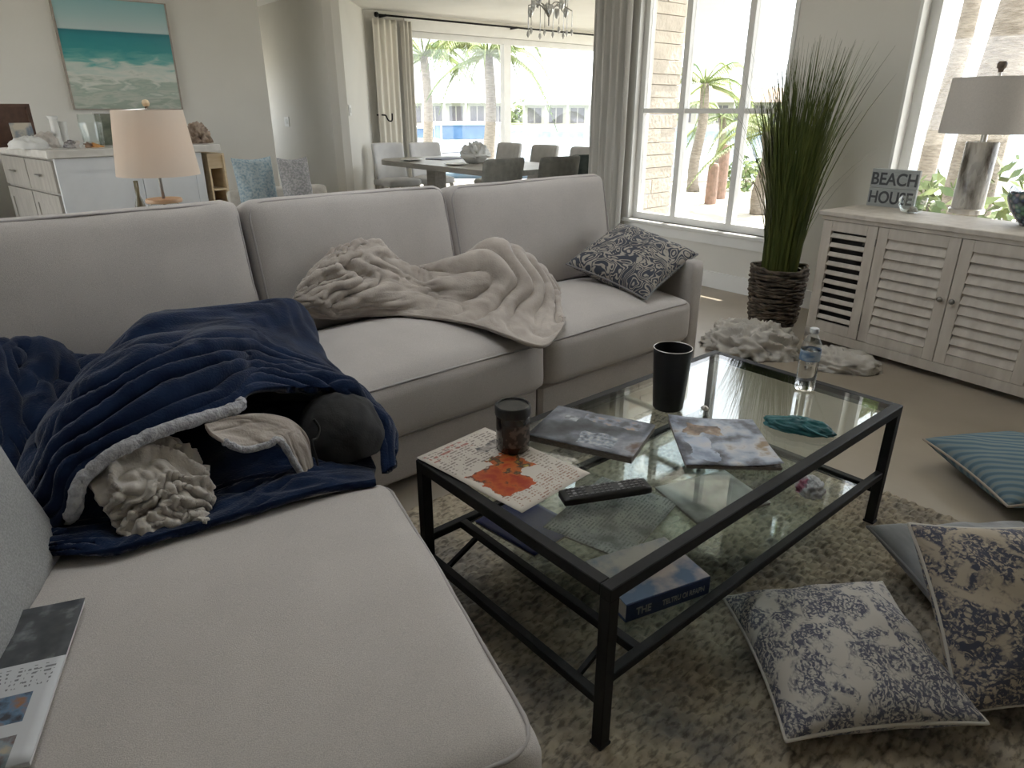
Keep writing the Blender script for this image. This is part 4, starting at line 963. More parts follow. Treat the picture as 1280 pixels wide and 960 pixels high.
# ------------------------------------------------------------------ things on the lower shelf
ZS_=ZL+.0042
b0=pz(782,779,ZS_); b1=pz(886,742,ZS_); d=(b1-b0); rz=math.atan2(d.y,d.x); bl=d.length
bk=thing('hardback_book','thick navy hardback book lying on the lower glass shelf','book',((b0.x+b1.x)/2,(b0.y+b1.y)/2,ZS_),rz)
M_bknavy=mat('navy_book_cloth',(.012,.025,.075),.5,(.018,.035,.095),60); BT=.052
M_bkcov=mat('book_cover_print',(.10,.14,.22),.4,(.45,.36,.33),9,5,ramp=(.42,.58))
MB().box((-bl/2,0,0),(bl/2,.004,BT),.0015).build('spine',M_bknavy,bk)
MB().box((-bl/2,.004,BT-.003),(bl/2,.19,BT)).build('front_cover',M_bkcov,bk); MB().box((-bl/2,.004,0),(bl/2,.19,.003)).build('back_cover',M_bknavy,bk)
MB().box((-bl/2+.004,.006,.003),(bl/2-.004,.186,BT-.003)).build('page_block',mat('book_pages',(.55,.52,.46),.8,(.45,.42,.37),120,stretch=(1,1,12)),bk)
M_bktxt=mat('spine_lettering',(.26,.28,.26),.5)
text_mesh('THE',.030,M_bktxt,'lettering',bk,(-bl/2+.050,-.0008,.014),(math.radians(90),0,0),ext=.0004,sx=.8)
text_mesh('TELTRU OI RFAPN',.022,M_bktxt,'lettering',bk,(.044,-.0008,.016),(math.radians(90),0,0),ext=.0004,sx=.72)
M_np=print_mat('newspaper',(.40,.40,.38),mott=(11,[(.34,(.10,.10,.10)),(.46,(.30,.30,.29)),(.6,(.46,.45,.42))]),lines=[(-.2,-.15,.2,.15,.011,(.12,.12,.12),.5)])
def shelfpaper(name,label,cat,cx,cy,w,h,rz,t,m,seed,lift=0):
    r=thing(name,label,cat,(cx,cy,ZS_+lift),rz)
    if t>.003: MB().box((-w/2+.002,-h/2+.002,0),(w/2-.002,h/2-.002,t-.001)).build('pages',M_page,r)
    MB().grid(leafgrid(w,h,t,.004,seed)).build('cover',m,r,smooth=True,solid=.0008); return r
shelfpaper('newspaper','folded grey newspaper on the lower shelf behind the navy book','newspaper',1.36,1.13,.36,.27,.25,.006,M_np,4)
shelfpaper('magazine','stack-flat pale magazine on the lower shelf under the curled-cover magazine','magazine',1.68,1.00,.28,.22,-.3,.008,print_mat('pale_magazine',(.42,.42,.40),mott=(8,[(.36,(.13,.13,.12)),(.5,(.36,.36,.34)),(.62,(.5,.5,.48))])),7)
shelfpaper('folder','deep blue folder on the lower shelf below the newsprint flyer','folder',1.13,1.26,.20,.24,.1,.006,mat('blue_folder',(.012,.020,.10),.5,(.02,.03,.13),14),2)
c=pz(1012,612,ZS_); ts=thing('tissue_packet','white and pink tissue packet on the far end of the lower shelf','packet',(0,0,0))
crumple('packet',(c.x,c.y,ZS_),.055,.035,.03,mat('white_pink_film',(.55,.53,.55),.35,(.35,.10,.16),16,ramp=(.52,.62)),ts,8.1,n=(44,20),amp=.02,ang=.6)
# ------------------------------------------------------------------ curtains
M_curt=mat('grey_curtain',(.44,.43,.40),.9,(.54,.53,.50),4,3,stretch=(8,8,.4),sheen=.2,spec=.1)
M_sheer=mat('cream_curtain',(.72,.69,.62),.9,(.78,.75,.68),3,3,stretch=(8,8,.4),spec=.1)
def curtain(name,label,a,b,z0,z1,nf,amp,m,seed=0,pinch=None):
    a=Vector((a[0],a[1],0)); b=Vector((b[0],b[1],0)); d=(b-a); L=d.length; d.normalize(); nn=Vector((-d.y,d.x,0)); G=[]
    for j in range(26):
        z=lerp(z0,z1,j/25); row=[]
        for i in range(nf*14+1):
            t_=i/(nf*14); s=t_
            if pinch: s=.5+(t_-.5)*(1-pinch[1]*math.exp(-((z-pinch[0])/.22)**2))
            off=amp*math.sin(2*math.pi*nf*t_+seed)*(.8+.35*noise.noise(Vector((t_*4,z*.5,seed))))+amp*.25*noise.noise(Vector((t_*9,z*1.2,seed+3)))
            p=a+d*(L*s)+nn*off; row.append((p.x,p.y,z))
        G.append(row)
    r=thing(name,label,'curtain',((a.x+b.x)/2,(a.y+b.y)/2,0))
    o=MB().grid([[(x-r.location.x,y-r.location.y,z) for x,y,z in row] for row in G]).build('drape',m,r,smooth=True,solid=.004)
    return r
cu=curtain('curtain','grey floor-length curtain gathered at the corner beside the sofa window',(4.63,3.98),(4.66,4.42),.02,3.04,5,.035,M_curt)
rod=thing('curtain_rod','dark curtain rod over the sofa window','curtain rod',(4.63,3.4,3.07))
MB().tube([(0,-.85,0),(0,1.05,0)],.012,10).build('rod',M_black,rod,smooth=True)
for y in (-.82,.0,1.0): MB().bar((0,y,0),(.12,y,0),.012).build('bracket',M_black,rod)
c2=curtain('curtain','cream dining curtain hanging left of the sliding glass doors',(5.12,8.86),(5.50,8.88),.02,2.46,4,.03,M_sheer,1)
c3=curtain('curtain','narrow grey-cream curtain stack against the sliding door frame',(5.55,8.86),(5.76,8.90),.02,2.46,3,.025,mat('dim_sheer',(.50,.48,.43),.9,(.60,.58,.52),4,stretch=(8,8,.5)),2)
rd=thing('curtain_rod','long dark curtain rod over the dining glass doors','curtain rod',(5.2,8.83,2.50))
MB().tube([(-.02,0,0),(5.2,0,-.0)],.013,10).build('rod',M_black,rd,smooth=True)
MB().lathe([(0,-.03),(.028,-.02),(.034,0),(.028,.02),(0,.03)],14).build('finial',M_black,rd,smooth=True,loc=(-.04,0,0),rot=(0,math.radians(90),0))
for x in (.1,2.4,4.9): MB().bar((x,0,0),(x,.17,0),.016,.03).build('bracket',M_black,rd)
hk=thing('tieback_hook','dark metal curtain tieback hook on the cream curtain wall','hook',(5.16,8.80,1.24))
hp=crline([(0,.19,.03),(0,.0,.03),(.0,-.05,.02),(.03,-.06,-.04),(.09,-.05,-.04),(.11,-.03,.05)],30); MB().tube(hp.tolist(),.010,8).build('hook',M_black,hk,smooth=True)

# light switch plates on the angled dining wall and in the hall
def on_line(x,y,a,b):
    d=ray(x,y); a=Vector((a[0],a[1],0)); b=Vector((b[0],b[1],0)); e=b-a; nn=Vector((-e.y,e.x,0)); t_=nn.dot(a-CP)/nn.dot(d); return CP+d*t_
for (x,y,lab) in ((437,138,'white light switch plate on the angled wall by the dining room'),):
    p=on_line(x,y,(3.91,7.65),(5.06,9.0)); r=thing('light_switch',lab,'switch',p-Vector((cR.x*0+.004*.76,-.004*.65,0))*-1,math.atan2(1.35,1.15))
    MB().box((-.06,-.008,-.06),(.06,0,.06),.002).build('plate',M_white,r); MB().box((-.03,-.012,-.03),(-.01,-.008,.03)).build('rocker',M_white,r); MB().box((.01,-.012,-.03),(.03,-.008,.03)).build('rocker',M_white,r)
hs=px_(359,152,3.91); r=thing('light_switch','white light switch plate on the shaded hall wall','switch',hs,math.radians(90))
MB().box((-.07,-.0,-.06),(.07,.008,.06),.002).build('plate',M_white,r); MB().box((-.03,.008,-.03),(-.01,.012,.03)).build('rocker',M_white,r); MB().box((.01,.008,-.03),(.03,.012,.03)).build('rocker',M_white,r)

# ------------------------------------------------------------------ seascape painting
pa=py_(93,137,7.72); pb=py_(228,137,7.72); pt=py_(209,5,7.72)
PW=pb.x-pa.x; PH=pt.z-pa.z
pg=thing('seascape_painting','framed seascape canvas of teal water and pale surf on the wall','painting',((pa.x+pb.x)/2,7.748,pa.z))
m=mat('seascape_canvas',(.4,.6,.6),.22,spec=.5); n,L,b=N(m); mp=[q for q in n if q.type=='MAPPING'][0]
sx=n.new('ShaderNodeSeparateXYZ'); L.new(mp.outputs[0],sx.inputs[0])
mp2=n.new('ShaderNodeMapping'); mp2.inputs['Scale'].default_value=(2.2,1,9); L.new(mp.outputs[0],mp2.inputs[0])
t=n.new('ShaderNodeTexNoise'); t.inputs['Scale'].default_value=2.2; t.inputs['Detail'].default_value=6; t.inputs['Distortion'].default_value=.6; L.new(mp2.outputs[0],t.inputs['Vector'])
zz=math_(n,L,'DIVIDE',sx.outputs[2],PH)
low=math_(n,L,'SUBTRACT',.71,zz,True); amt=math_(n,L,'MULTIPLY',math_(n,L,'SUBTRACT',t.outputs[0],.5),math_(n,L,'MULTIPLY',low,1.3,True))
z2=math_(n,L,'ADD',zz,amt)
r=ramp_node(n,[(0,(.34,.40,.34)),(.10,(.50,.53,.47)),(.22,(.36,.44,.38)),(.30,(.66,.68,.62)),(.40,(.50,.60,.55)),(.46,(.16,.42,.40)),(.55,(.05,.30,.31)),(.66,(.035,.26,.29)),(.712,(.03,.19,.23)),(.722,(.50,.60,.60)),(.82,(.40,.56,.56)),(1,(.25,.46,.48))]); L.new(z2,r.inputs[0])
L.new(r.outputs[0],b.inputs['Base Color'])
MB().box((-PW/2+.008,-.034,.008),(PW/2-.008,-.006,PH-.008)).build('canvas',m,pg)
M_fr=mat('silver_wood_frame',(.28,.24,.20),.4,(.36,.32,.28),20)
for q in (((-PW/2-.006,-.040,0),(-PW/2+.008,0,PH)),((PW/2-.008,-.040,0),(PW/2+.006,0,PH)),((-PW/2+.008,-.040,0),(PW/2-.008,0,.008)),((-PW/2+.008,-.040,PH-.008),(PW/2-.008,0,PH))): MB().box(*q).build('frame_bar',M_fr,pg)

# ------------------------------------------------------------------ bar counter
IY=6.0; IX0,IX1=.775,1.885; IZ=1.075; IA=math.radians(9)
M_cab=mat('white_cabinet',(.66,.68,.70),.45,(.62,.64,.66),5); M_cabg=mat('weathered_taupe_wood',(.33,.31,.275),.6,(.41,.385,.345),7,7,stretch=(3,3,.6))
M_top=mat('pale_stone_top',(.55,.53,.49),.25,(.66,.64,.60),7,8,distort=1)
isl=thing('bar_counter','white panelled bar counter with taupe drawer side and pale stone top','counter',(IX0,IY,0),IA)
def I_(x,y,z): return (x-IX0,y-IY,z)
def Ib(a,b,name,m,p=isl,bev=.002): return MB().box(I_(*a),I_(*b),bev).build(name,m,p)
Ib((IX0-.03,IY-.03,IZ-.055),(IX1+.15,7.28,IZ),'stone_top',M_top,bev=.004)
Ib((IX0+.03,IY+.03,0),(IX1,7.27,IZ-.055),'carcass',M_cabg)
def shaker(x0,x1,z0=.1,z1=IZ-.06):
    p=Ib((x0,IY+.006,z0),(x1,IY+.03,z1),'panel',M_cab)
    for q in (((x0,IY,z0),(x0+.07,IY+.008,z1)),((x1-.07,IY,z0),(x1,IY+.008,z1)),((x0+.07,IY,z0),(x1-.07,IY+.008,z0+.09)),((x0+.07,IY,z1-.09),(x1-.07,IY+.008,z1))):
        MB().box(I_(*q[0]),I_(*q[1])).build('panel_rail',M_cab,p)
shaker(IX0+.02,IX0+.60); shaker(IX0+.605,IX1-.01); Ib((IX0+.02,IY+.01,0),(IX1,IY+.03,.1),'plinth',M_cab)
for k,(y0,y1) in enumerate(((6.04,6.62),(6.64,7.24))):
    d=Ib((IX0+.005,y0,IZ-.30),(IX0+.03,y1,IZ-.075),'drawer',M_cabg); MB().bar(I_(IX0-.015,(y0+y1)/2-.06,IZ-.185),I_(IX0-.015,(y0+y1)/2+.06,IZ-.185),.012).build('pull',M_knob,d)
    d=Ib((IX0+.012,y0,.1),(IX0+.03,y1,IZ-.32),'door',M_cabg)
    for q in (((IX0+.004,y0,.1),(IX0+.014,y0+.07,IZ-.32)),((IX0+.004,y1-.07,.1),(IX0+.014,y1,IZ-.32)),((IX0+.004,y0+.07,IZ-.40),(IX0+.014,y1-.07,IZ-.32)),((IX0+.004,y0+.07,.1),(IX0+.014,y1-.07,.18))): MB().box(I_(*q[0]),I_(*q[1])).build('door_rail',M_cabg,d)
# low white cupboard to its left
wc=thing('wall_cupboard','white base cupboard against the wall left of the bar counter','cupboard',(-.02,7.475,0))
MB().box((-.75,-.26,.08),(.40,.27,.93),.003).build('body',M_cab,wc); MB().box((-.77,-.28,.93),(.41,.27,.965),.003).build('top',M_top,wc)
for x in (-.73,-.17): 
    d=MB().box((x,-.28,.12),(x+.54,-.262,.70),.002).build('door',M_cab,wc); MB().bar((x+.48,-.295,.5),(x+.48,-.295,.62),.01).build('pull',M_knob,d)
    d=MB().box((x,-.28,.72),(x+.54,-.262,.91),.002).build('drawer',M_cab,wc); MB().bar((x+.2,-.295,.81),(x+.34,-.295,.81),.01).build('pull',M_knob,d)
# tan wooden crate shelf under the overhang
M_tan=mat('tan_wood',(.60,.47,.30),.6,(.68,.55,.37),6,6,stretch=(1,1,6))
cs=thing('wooden_shelf','small tan wooden open shelf standing under the bar counter overhang','shelf',(1.965,6.36,0),IA)
for q in (((-.075,-.15,0),(-.06,.15,1.0)),((.06,-.15,0),(.075,.15,1.0)),): MB().box(*q).build('side_panel',M_tan,cs)
for z in (.02,.42,.70,.985): MB().box((-.06,-.15,z),(.06,.15,z+.015)).build('shelf_board',M_tan,cs)
MB().box((-.06,.13,.02),(.06,.145,1.0)).build('back_board',M_tan,cs); MB().box((-.06,-.13,.88),(.06,-.115,.985)).build('drawer_front',M_tan,cs)
bs=thing('storage_basket','round brown basket on the tan wooden shelf','basket',(1.965,6.34,.4355)); MB().lathe([(0,0),(.045,0),(.055,.10),(.055,.16),(.048,.16),(.045,.02),(0,.02)],24).build('basket',mat('brown_wicker',(.22,.15,.09),.8,(.12,.08,.05),60),bs,smooth=True)

# things on the bar counter (sizes from the photo, standing on the stone)
CZ=IZ+.0004
def at(x,y=None,yy=6.47):
    v=py_(x,170,yy); return v.x
wb=thing('shadow_box','dark brown wooden shadow box holding a seaside print','frame',(at(20),6.72,CZ),.12)
MB().box((-.16,-.02,0),(.16,.02,.025)).build('frame_bar',mat('dark_walnut',(.075,.04,.028),.5,(.11,.06,.04),20),wb); WBm=MATS['dark_walnut']
for q in (((-.16,-.02,.025),(-.135,.02,.285)),((.135,-.02,.025),(.16,.02,.285)),((-.16,-.02,.285),(.16,.02,.31))): MB().box(*q).build('frame_bar',WBm,wb)
MB().box((-.135,.0,.025),(.135,.018,.285)).build('print',WBm,wb)
pc=thing('photo_card','small cream and blue photo card leaning in front of the walnut frame','photo',(at(31),6.50,CZ),.1)
o=MB().box((-.07,-.004,0),(.07,.004,.18)).build('card',mat('photo_card',(.50,.45,.36),.4,(.16,.20,.25),9,5,ramp=(.45,.58)),pc,rot=(math.radians(-12),0,0))
def vase(name,label,cat,x,yy,prof,m,n=28,cap=True):
    r=thing(name,label,cat,(at(x,yy=yy),yy,CZ)); MB().lathe(prof,n,cap=cap).build('body',m,r,smooth=True); return r
M_wpor=mat('white_porcelain',(.68,.68,.66),.3); M_shell=mat('shell_white',(.62,.58,.54),.5,(.45,.40,.36),12)
o=crumple('folded_napkins',(at(33,yy=6.35),6.35,CZ),.13,.07,.08,M_wpor,None,5.5,n=(44,20),amp=.02); tag(o,'heap of white folded napkins in front of the photo card','napkin')
o=crumple('white_coral',(at(57,yy=6.37),6.42,CZ),.075,.06,.105,M_shell,None,9.5,n=(50,24),amp=.03); tag(o,'lumpy white coral beside the white napkins','coral')
vase('candlestick','slim white candlestick left of the seashells','candlestick',71,6.45,[(0,0),(.045,0),(.035,.03),(.022,.06),(.03,.12),(.028,.20),(.04,.225),(0,.225)],M_wpor)
vase('candlestick','short white candlestick beside the glass hurricane vase','candlestick',81,6.49,[(0,0),(.04,0),(.03,.03),(.022,.06),(.026,.12),(.034,.185),(0,.185)],M_wpor)
for k,(x,lab,mm) in enumerate(((86,'dark spotted seashell near the counter edge',mat('dark_shell',(.10,.08,.09),.4,(.4,.38,.36),40)),(93,'pale fan seashell on the bar counter',M_shell),(99,'small white snail seashell on the bar counter',M_wpor),(105,'brown conch seashell left of the orange starfish',mat('brown_shell',(.14,.08,.055),.5,(.3,.2,.14),30)))):
    o=crumple('seashell',(at(x,yy=6.29),6.29,CZ),.045,.035,.05-.006*k,mm,None,k*2.7,n=(34,16),amp=.014); tag(o,lab,'seashell')
st=thing('starfish','orange starfish lying on the bar counter','starfish',(at(114,yy=6.29),6.29,CZ))
vs=[(0,0,.035)]; 
for k in range(10):
    a=k*math.pi/5; R_=.075 if k%2==0 else .03; vs.append((R_*math.cos(a),R_*math.sin(a),.006))
vs+=[(x,y,0) for x,y,z in vs[1:]]
MB().add(vs,[(0,1+k,1+(k+1)%10) for k in range(10)]+[(1+k,11+k,11+(k+1)%10,1+(k+1)%10) for k in range(10)]).build('body',mat('orange_starfish',(.45,.20,.06),.8,(.55,.30,.12),40,bump=(90,.6,.004)),st)
gv=thing('hurricane_vase','clear glass hurricane vase with dark rim on the bar counter','vase',(at(116,yy=6.47),6.47,CZ)); MB().lathe([(0,0),(.07,0),(.075,.05),(.085,.16),(.08,.235),(.077,.235),(.082,.16),(.072,.05),(.067,.006),(0,.006)],30).build('glass',M_cg,gv,smooth=True)
fr=thing('framed_photo','silver edged photo of dark green foliage leaning behind the lamp shade','photo',(at(138,yy=6.62),6.62,CZ),-.2)
f_=MB().box((-.085,-.008,0),(.085,.008,.24)).build('picture',mat('green_photo',(.06,.08,.05),.3,(.22,.22,.17),10,5),fr,rot=(math.radians(-10),0,0))
for q in (((-.095,-.012,-.0),(-.085,.01,.25)),((.085,-.012,0),(.095,.01,.25)),((-.085,-.012,.24),(.085,.01,.25))): MB().box(*q).build('frame_bar',M_brass,f_)
o=crumple('driftwood_coral',(at(247,yy=6.47),6.47,CZ),.085,.07,.15,mat('driftwood',(.16,.11,.075),.8,(.42,.33,.26),14,6),None,14.2,n=(60,30),amp=.05); tag(o,'lumpy brown driftwood coral at the right end of the bar counter','coral')
bo=thing('bottle','dark olive slim bottle standing on the sofa table behind the lit lamp','bottle',(py_(172,240,3.62).x,3.62,.7504))
MB().lathe([(0,0),(.022,0),(.024,.01),(.024,.17),(.010,.22),(.010,.29),(0,.29)],20).build('glass',mat('olive_glass',(.10,.09,.05),.2,(.16,.14,.09),20),bo,smooth=True)

# ------------------------------------------------------------------ sofa table with lit lamp
stb=thing('sofa_table','narrow grey console table standing behind the sofa','table',(.9,3.46,0))
MB().box((-.75,-.2,.72),(.75,.2,.75),.004).build('top',M_greywood,stb); MB().box((-.70,-.16,.62),(.70,.16,.72)).build('apron',M_greywood,stb)
for x in (-.70,.65):
    for y in (-.17,.12): MB().box((x,y,0),(x+.05,y+.05,.62)).build('leg',M_greywood,stb)
lx=py_(203,240,3.44)
la=thing('table_lamp','lit table lamp with ivory tapered shade and clear glass body behind the sofa','lamp',(lx.x,3.44,.7504))
MB().lathe([(0,0),(.075,0),(.075,.02),(0,.022)],30).build('base',M_tan,la,smooth=True,auto=40)
MB().lathe([(.07,.022),(.10,.06),(.108,.12),(.09,.17),(.05,.205),(.047,.205),(.086,.168),(.104,.12),(.096,.06),(.066,.024)],36,cap=False).build('glass_body',M_cg,la,smooth=True)
o=crumple('shell_fill',(0,0,.024),.075,.075,.13,mat('tan_shells',(.42,.26,.15),.6,(.66,.50,.36),30,4),la,3.9,n=(60,30),amp=.016); o['kind']='stuff'
MB().lathe([(0,.205),(.075,.205),(.078,.213),(.075,.222),(0,.222)],30).build('wood_disc',mat('pale_wood',(.55,.36,.22),.5,(.62,.42,.27),9),la,smooth=True,auto=40)
MB().lathe([(0,.022),(.007,.022),(.007,.62),(0,.62)],10).build('rod',M_knob,la,smooth=True)
M_sh1=mat('ivory_shade',(.66,.60,.53),.9); n,L,b=N(M_sh1)
tr=n.new('ShaderNodeBsdfTranslucent'); tr.inputs[0].default_value=(.80,.64,.50,1); mx=n.new('ShaderNodeMixShader'); mx.inputs[0].default_value=.30
L.new(b.outputs[0],mx.inputs[1]); L.new(tr.outputs[0],mx.inputs[2]); L.new(mx.outputs[0],n['Material Output'].inputs['Surface'])
MB().lathe([(.172,.325),(.142,.595)],48,cap=False).build('shade',M_sh1,la,smooth=True)
MB().lathe([(0,.61),(.012,.61),(.016,.622),(.012,.634),(0,.638)],14).build('finial',M_tan,la,smooth=True)
mb=MB()
for k in range(3): mb.bar((0,0,.60),(.143*math.cos(k*2.094),.143*math.sin(k*2.094),.594),.003)
mb.build('shade_spider',M_brass,la)
MB().lathe([(0,.40),(.018,.41),(.03,.45),(.022,.49),(0,.50)],16).build('bulb',mat('warm_bulb',(1,.8,.6),.5,emit=(1,.62,.32),emit_s=1.1),la,smooth=True)

# ------------------------------------------------------------------ two low chairs with pillows behind the sofa
M_ch=mat('beige_linen_chair',(.42,.39,.34),.9,(.48,.45,.40),30)
st_=thing('low_settee','low beige linen settee behind the sofa carrying two speckled pillows','settee',(2.2,5.26,0),math.radians(-4))
bm_obj(rbox_mesh(.52,.27,.07,.04,8,.02),'seat',M_ch,st_,True,(0,0,.40)); bm_obj(rbox_mesh(.40,.05,.17,.04,8),'backrest',M_ch,st_,True,(0,.25,.60),(math.radians(-10),0,0))
for a_ in (-.46,.46):
    for b_ in (-.2,.2): MB().box((a_-.02,b_-.02,0),(a_+.02,b_+.02,.335)).build('leg',M_woodleg,st_)
M_pb=mat('blue_speckle',(.36,.42,.44),.85,(.16,.25,.30),60,5,ramp=(.44,.68)); M_pg=mat('grey_speckle',(.24,.24,.245),.85,(.38,.37,.37),70,5,ramp=(.42,.6))
def standpillow(lab,x0,x1,yt,yy,m,zb=.485,tilt=.10):
    a=py_(x0,yt,yy); b_=py_(x1,yt,yy); w=(b_-a).length; h=a.z-zb
    pillow('chair_pillow',lab,Vector((a.x,yy-tilt,zb)),Vector((b_.x,yy-tilt,zb)),Vector((a.x,yy,zb+h)),.07,m,None,seed=4)
standpillow('pale blue speckled pillow propped on the low settee behind the sofa',288,338,197,5.32,M_pb); standpillow('grey speckled pillow propped on the low settee, on the hall side',345,383,197,5.12,M_pg)

# ------------------------------------------------------------------ dining set
M_dt=mat('grey_oak_table',(.26,.245,.22),.4,(.33,.31,.28),5,7,stretch=(5,1,5))
dt=thing('dining_table','long grey oak dining table with rounded ends set by the glass doors','table',(5.0,6.65,0))
pts=rrect(.6,1.25,.35,0,8); n_=len(pts)
MB().add([(x,y,.715) for x,y,z in pts]+[(x,y,.77) for x,y,z in pts],[tuple(range(n_))[::-1],tuple(range(n_,2*n_))]+[(i,(i+1)%n_,n_+(i+1)%n_,n_+i) for i in range(n_)]).build('tabletop',M_dt,dt)
for y in (-.7,.7):
    MB().box((-.09,y-.09,.06),(.09,y+.09,.715),.01).build('pedestal',M_dt,dt); MB().box((-.38,y-.07,0),(.38,y+.07,.06),.01).build('foot',M_dt,dt)
MB().box((-.03,-.61,.2),(.03,.61,.27)).build('stretcher',M_dt,dt)
def dchair(lab,x,y,rz,seatm,legm,h=.95,group=None,arms=False):
    r=thing('dining_chair',lab,'chair',(x,y,0),rz,group)
    bm_obj(rbox_mesh(.24,.23,.045,.03,6,.012),'seat',seatm,r,True,(0,0,.44))
    bm=rbox_mesh(.235,.035,(h-.46)/2,.03,8)
    for v in bm.verts: v.co.y+=.06*(v.co.x/.235)**2*-1+.05*(v.co.z/.25)
    bm_obj(bm,'backrest',seatm,r,True,(0,.225,.46+(h-.46)/2))
    for a in (-.2,.2):
        for b_ in (-.19,.19): MB().bar((a,b_,.40),(a*1.05,b_*1.1,0),.04).build('leg',legm,r)
    return r
M_dc=mat('grey_green_upholstery',(.17,.17,.155),.85,(.22,.22,.20),20); M_dg=mat('dark_teal_upholstery',(.055,.075,.07),.8,(.085,.105,.10),20); M_dw=mat('white_slip_cover',(.62,.62,.62),.85,(.55,.55,.56),8)
M_lg=mat('pale_chair_leg',(.45,.42,.37),.6)
dchair('taupe upholstered dining chair at the near corner of the dining table',4.02,5.06,math.radians(183),M_dc,M_lg,.945)
dchair('grey upholstered dining chair at the table end nearest the curtain',4.70,5.02,math.radians(176),M_dc,M_lg,.94)
dchair('dark teal dining chair closest to the grey curtain',5.27,5.14,math.radians(168),M_dg,M_lg,.93)
dchair('white covered dining chair at the far end of the dining table',4.92,8.16,0,M_dw,M_lg,.93)
dchair('white covered dining chair beside the far table corner by the sliding doors',5.48,8.16,math.radians(-8),M_dw,M_lg,.92)
for k,y in enumerate((5.9,6.6,7.3)):
    dchair(['pale grey dining chair beyond the dark teal chair','pale grey dining chair behind the flower bowl on the dining table','pale grey dining chair behind the blue-grey napkin'][k],5.95,y,math.radians(-90),mat('pale_grey_cover',(.42,.41,.39),.85,(.48,.47,.45),12),M_lg,.93,'pale grey chairs on the window side of the dining table')
# settings
for k,(x,y) in enumerate(((4.62,7.3),(4.62,6.4),(4.66,5.72))):
    r=thing('dinner_plate',['white dinner plate nearest the white covered chairs','white dinner plate beside the flower bowl on the dining table','white dinner plate in front of the taupe dining chair'][k],'plate',(x,y,.7704),0,'plates on the sofa side'); MB().lathe([(0,0),(.075,0),(.13,.016),(.132,.019),(.075,.006),(0,.005)],30).build('plate',M_wpor,r,smooth=True)
r=thing('centrepiece_bowl','grey stone bowl with white flowers at the middle of the dining table','bowl',(5.0,6.55,.7704)); MB().lathe([(0,0),(.10,0),(.16,.07),(.17,.10),(.155,.10),(.10,.02),(0,.02)],30).build('bowl',M_wpor,r,smooth=True)
crumple('flowers',(0,0,.06),.14,.14,.14,M_wpor,r,7.2,n=(60,26),amp=.06)
r=thing('napkin','folded blue-grey napkin on the far side of the dining table','napkin',(5.1,7.3,.7704),.2); MB().box((-.2,-.14,0),(.2,.14,.012),.003).build('cloth',mat('bluegrey_napkin',(.30,.32,.38),.9),r)

# ------------------------------------------------------------------ chandelier
cc_=py_(686,20,5.95)
ch=thing('chandelier','crystal drop chandelier hanging over the dining table','chandelier',(cc_.x,5.95,0))
zb=py_(686,48,5.95).z; M_cry=mat('crystal',(.75,.76,.76),.08,metallic=.5,spec=.8); M_chr=mat('chrome',(.35,.34,.33),.2,metallic=1)
MB().lathe([(0,CEIL-.03),(.06,CEIL-.03),(.07,CEIL-.001),(0,CEIL-.001)],24).build('ceiling_rose',M_chr,ch,smooth=True)
MB().tube([(0,0,CEIL-.03),(0,0,zb+.12)],.008,8).build('stem',M_chr,ch)
for k in range(10):
    a=k*math.pi/5; R_=.22+.03*(k%2); zt=zb+.26+.05*(k%3)
    arm=MB().tube(crline([(0,0,zb+.2),(.1*math.cos(a),.1*math.sin(a),zb+.32),(R_*math.cos(a),R_*math.sin(a),zt)],10).tolist(),.006,6).build('arm',M_chr,ch,smooth=True)
    MB().tube([(R_*math.cos(a),R_*math.sin(a),zt),(R_*math.cos(a),R_*math.sin(a),zb+.08+.03*(k%2))],.0035,5).build('strand',M_chr,arm)
    MB().lathe([(0,0),(.016,.03),(.012,.06),(0,.075)],8,(R_*math.cos(a),R_*math.sin(a),zb+.02*(k%2))).build('crystal_drop',M_cry,arm)
    MB().lathe([(0,0),(.018,.01),(.03,.05),(.028,.09),(.02,.10)],12,(R_*.8*math.cos(a+.3),R_*.8*math.sin(a+.3),zt-.06),cap=False).build('candle_cup',M_cry,arm,smooth=True)
# ------------------------------------------------------------------ outside
M_lawn=mat('sandy_paving',(.42,.39,.33),.9,(.52,.49,.42),.6,6); M_grass=mat('coarse_grass',(.12,.17,.05),.9,(.24,.26,.12),1.2,6)
M_conc=mat('pale_concrete',(.50,.48,.45),.85,(.42,.40,.37),1,5)
def slab(name,label,cat,q,m,kind=None):
    o=MB().box(*q).build(name,m)
    if kind: o['kind']=kind
    else: tag(o,label,cat)
    return o
# direction frame of the canal: seen along the camera heading
fwd=Vector((math.cos(HEAD),math.sin(HEAD),0)); rgt=Vector((math.sin(HEAD),-math.cos(HEAD),0))
def O(f,r,z=0): v=fwd*f+rgt*r; return Vector((v.x,v.y,z))
def strip(name,f0,f1,r0,r1,z0,z1,m):
    p=[O(f0,r0),O(f0,r1),O(f1,r1),O(f1,r0)]
    mb=MB().add([(q.x,q.y,z0) for q in p]+[(q.x,q.y,z1) for q in p],[(0,3,2,1)[::-1],(4,5,6,7)[::-1],(0,1,5,4)[::-1],(1,2,6,5)[::-1],(2,3,7,6)[::-1],(3,0,4,7)[::-1]])
    return mb.build(name,m,auto=30)
o=strip('ground',-40,17.5,-60,90,-.6,-.35,M_lawn); struct(o)
o=strip('ground_far_bank',83,140,-120,160,-1.6,-.5,M_grass); struct(o)
o=strip('sea_wall',17.5,17.9,-60,90,-2.2,-.30,M_conc); struct(o)
o=strip('sea_wall_far',82.4,83.2,-120,160,-1.7,-.35,M_conc); struct(o)
M_water=mat('canal_water',(.045,.12,.17),.12,(.07,.16,.21),.35,4,bump=(1.2,.4,.15),spec=.6)
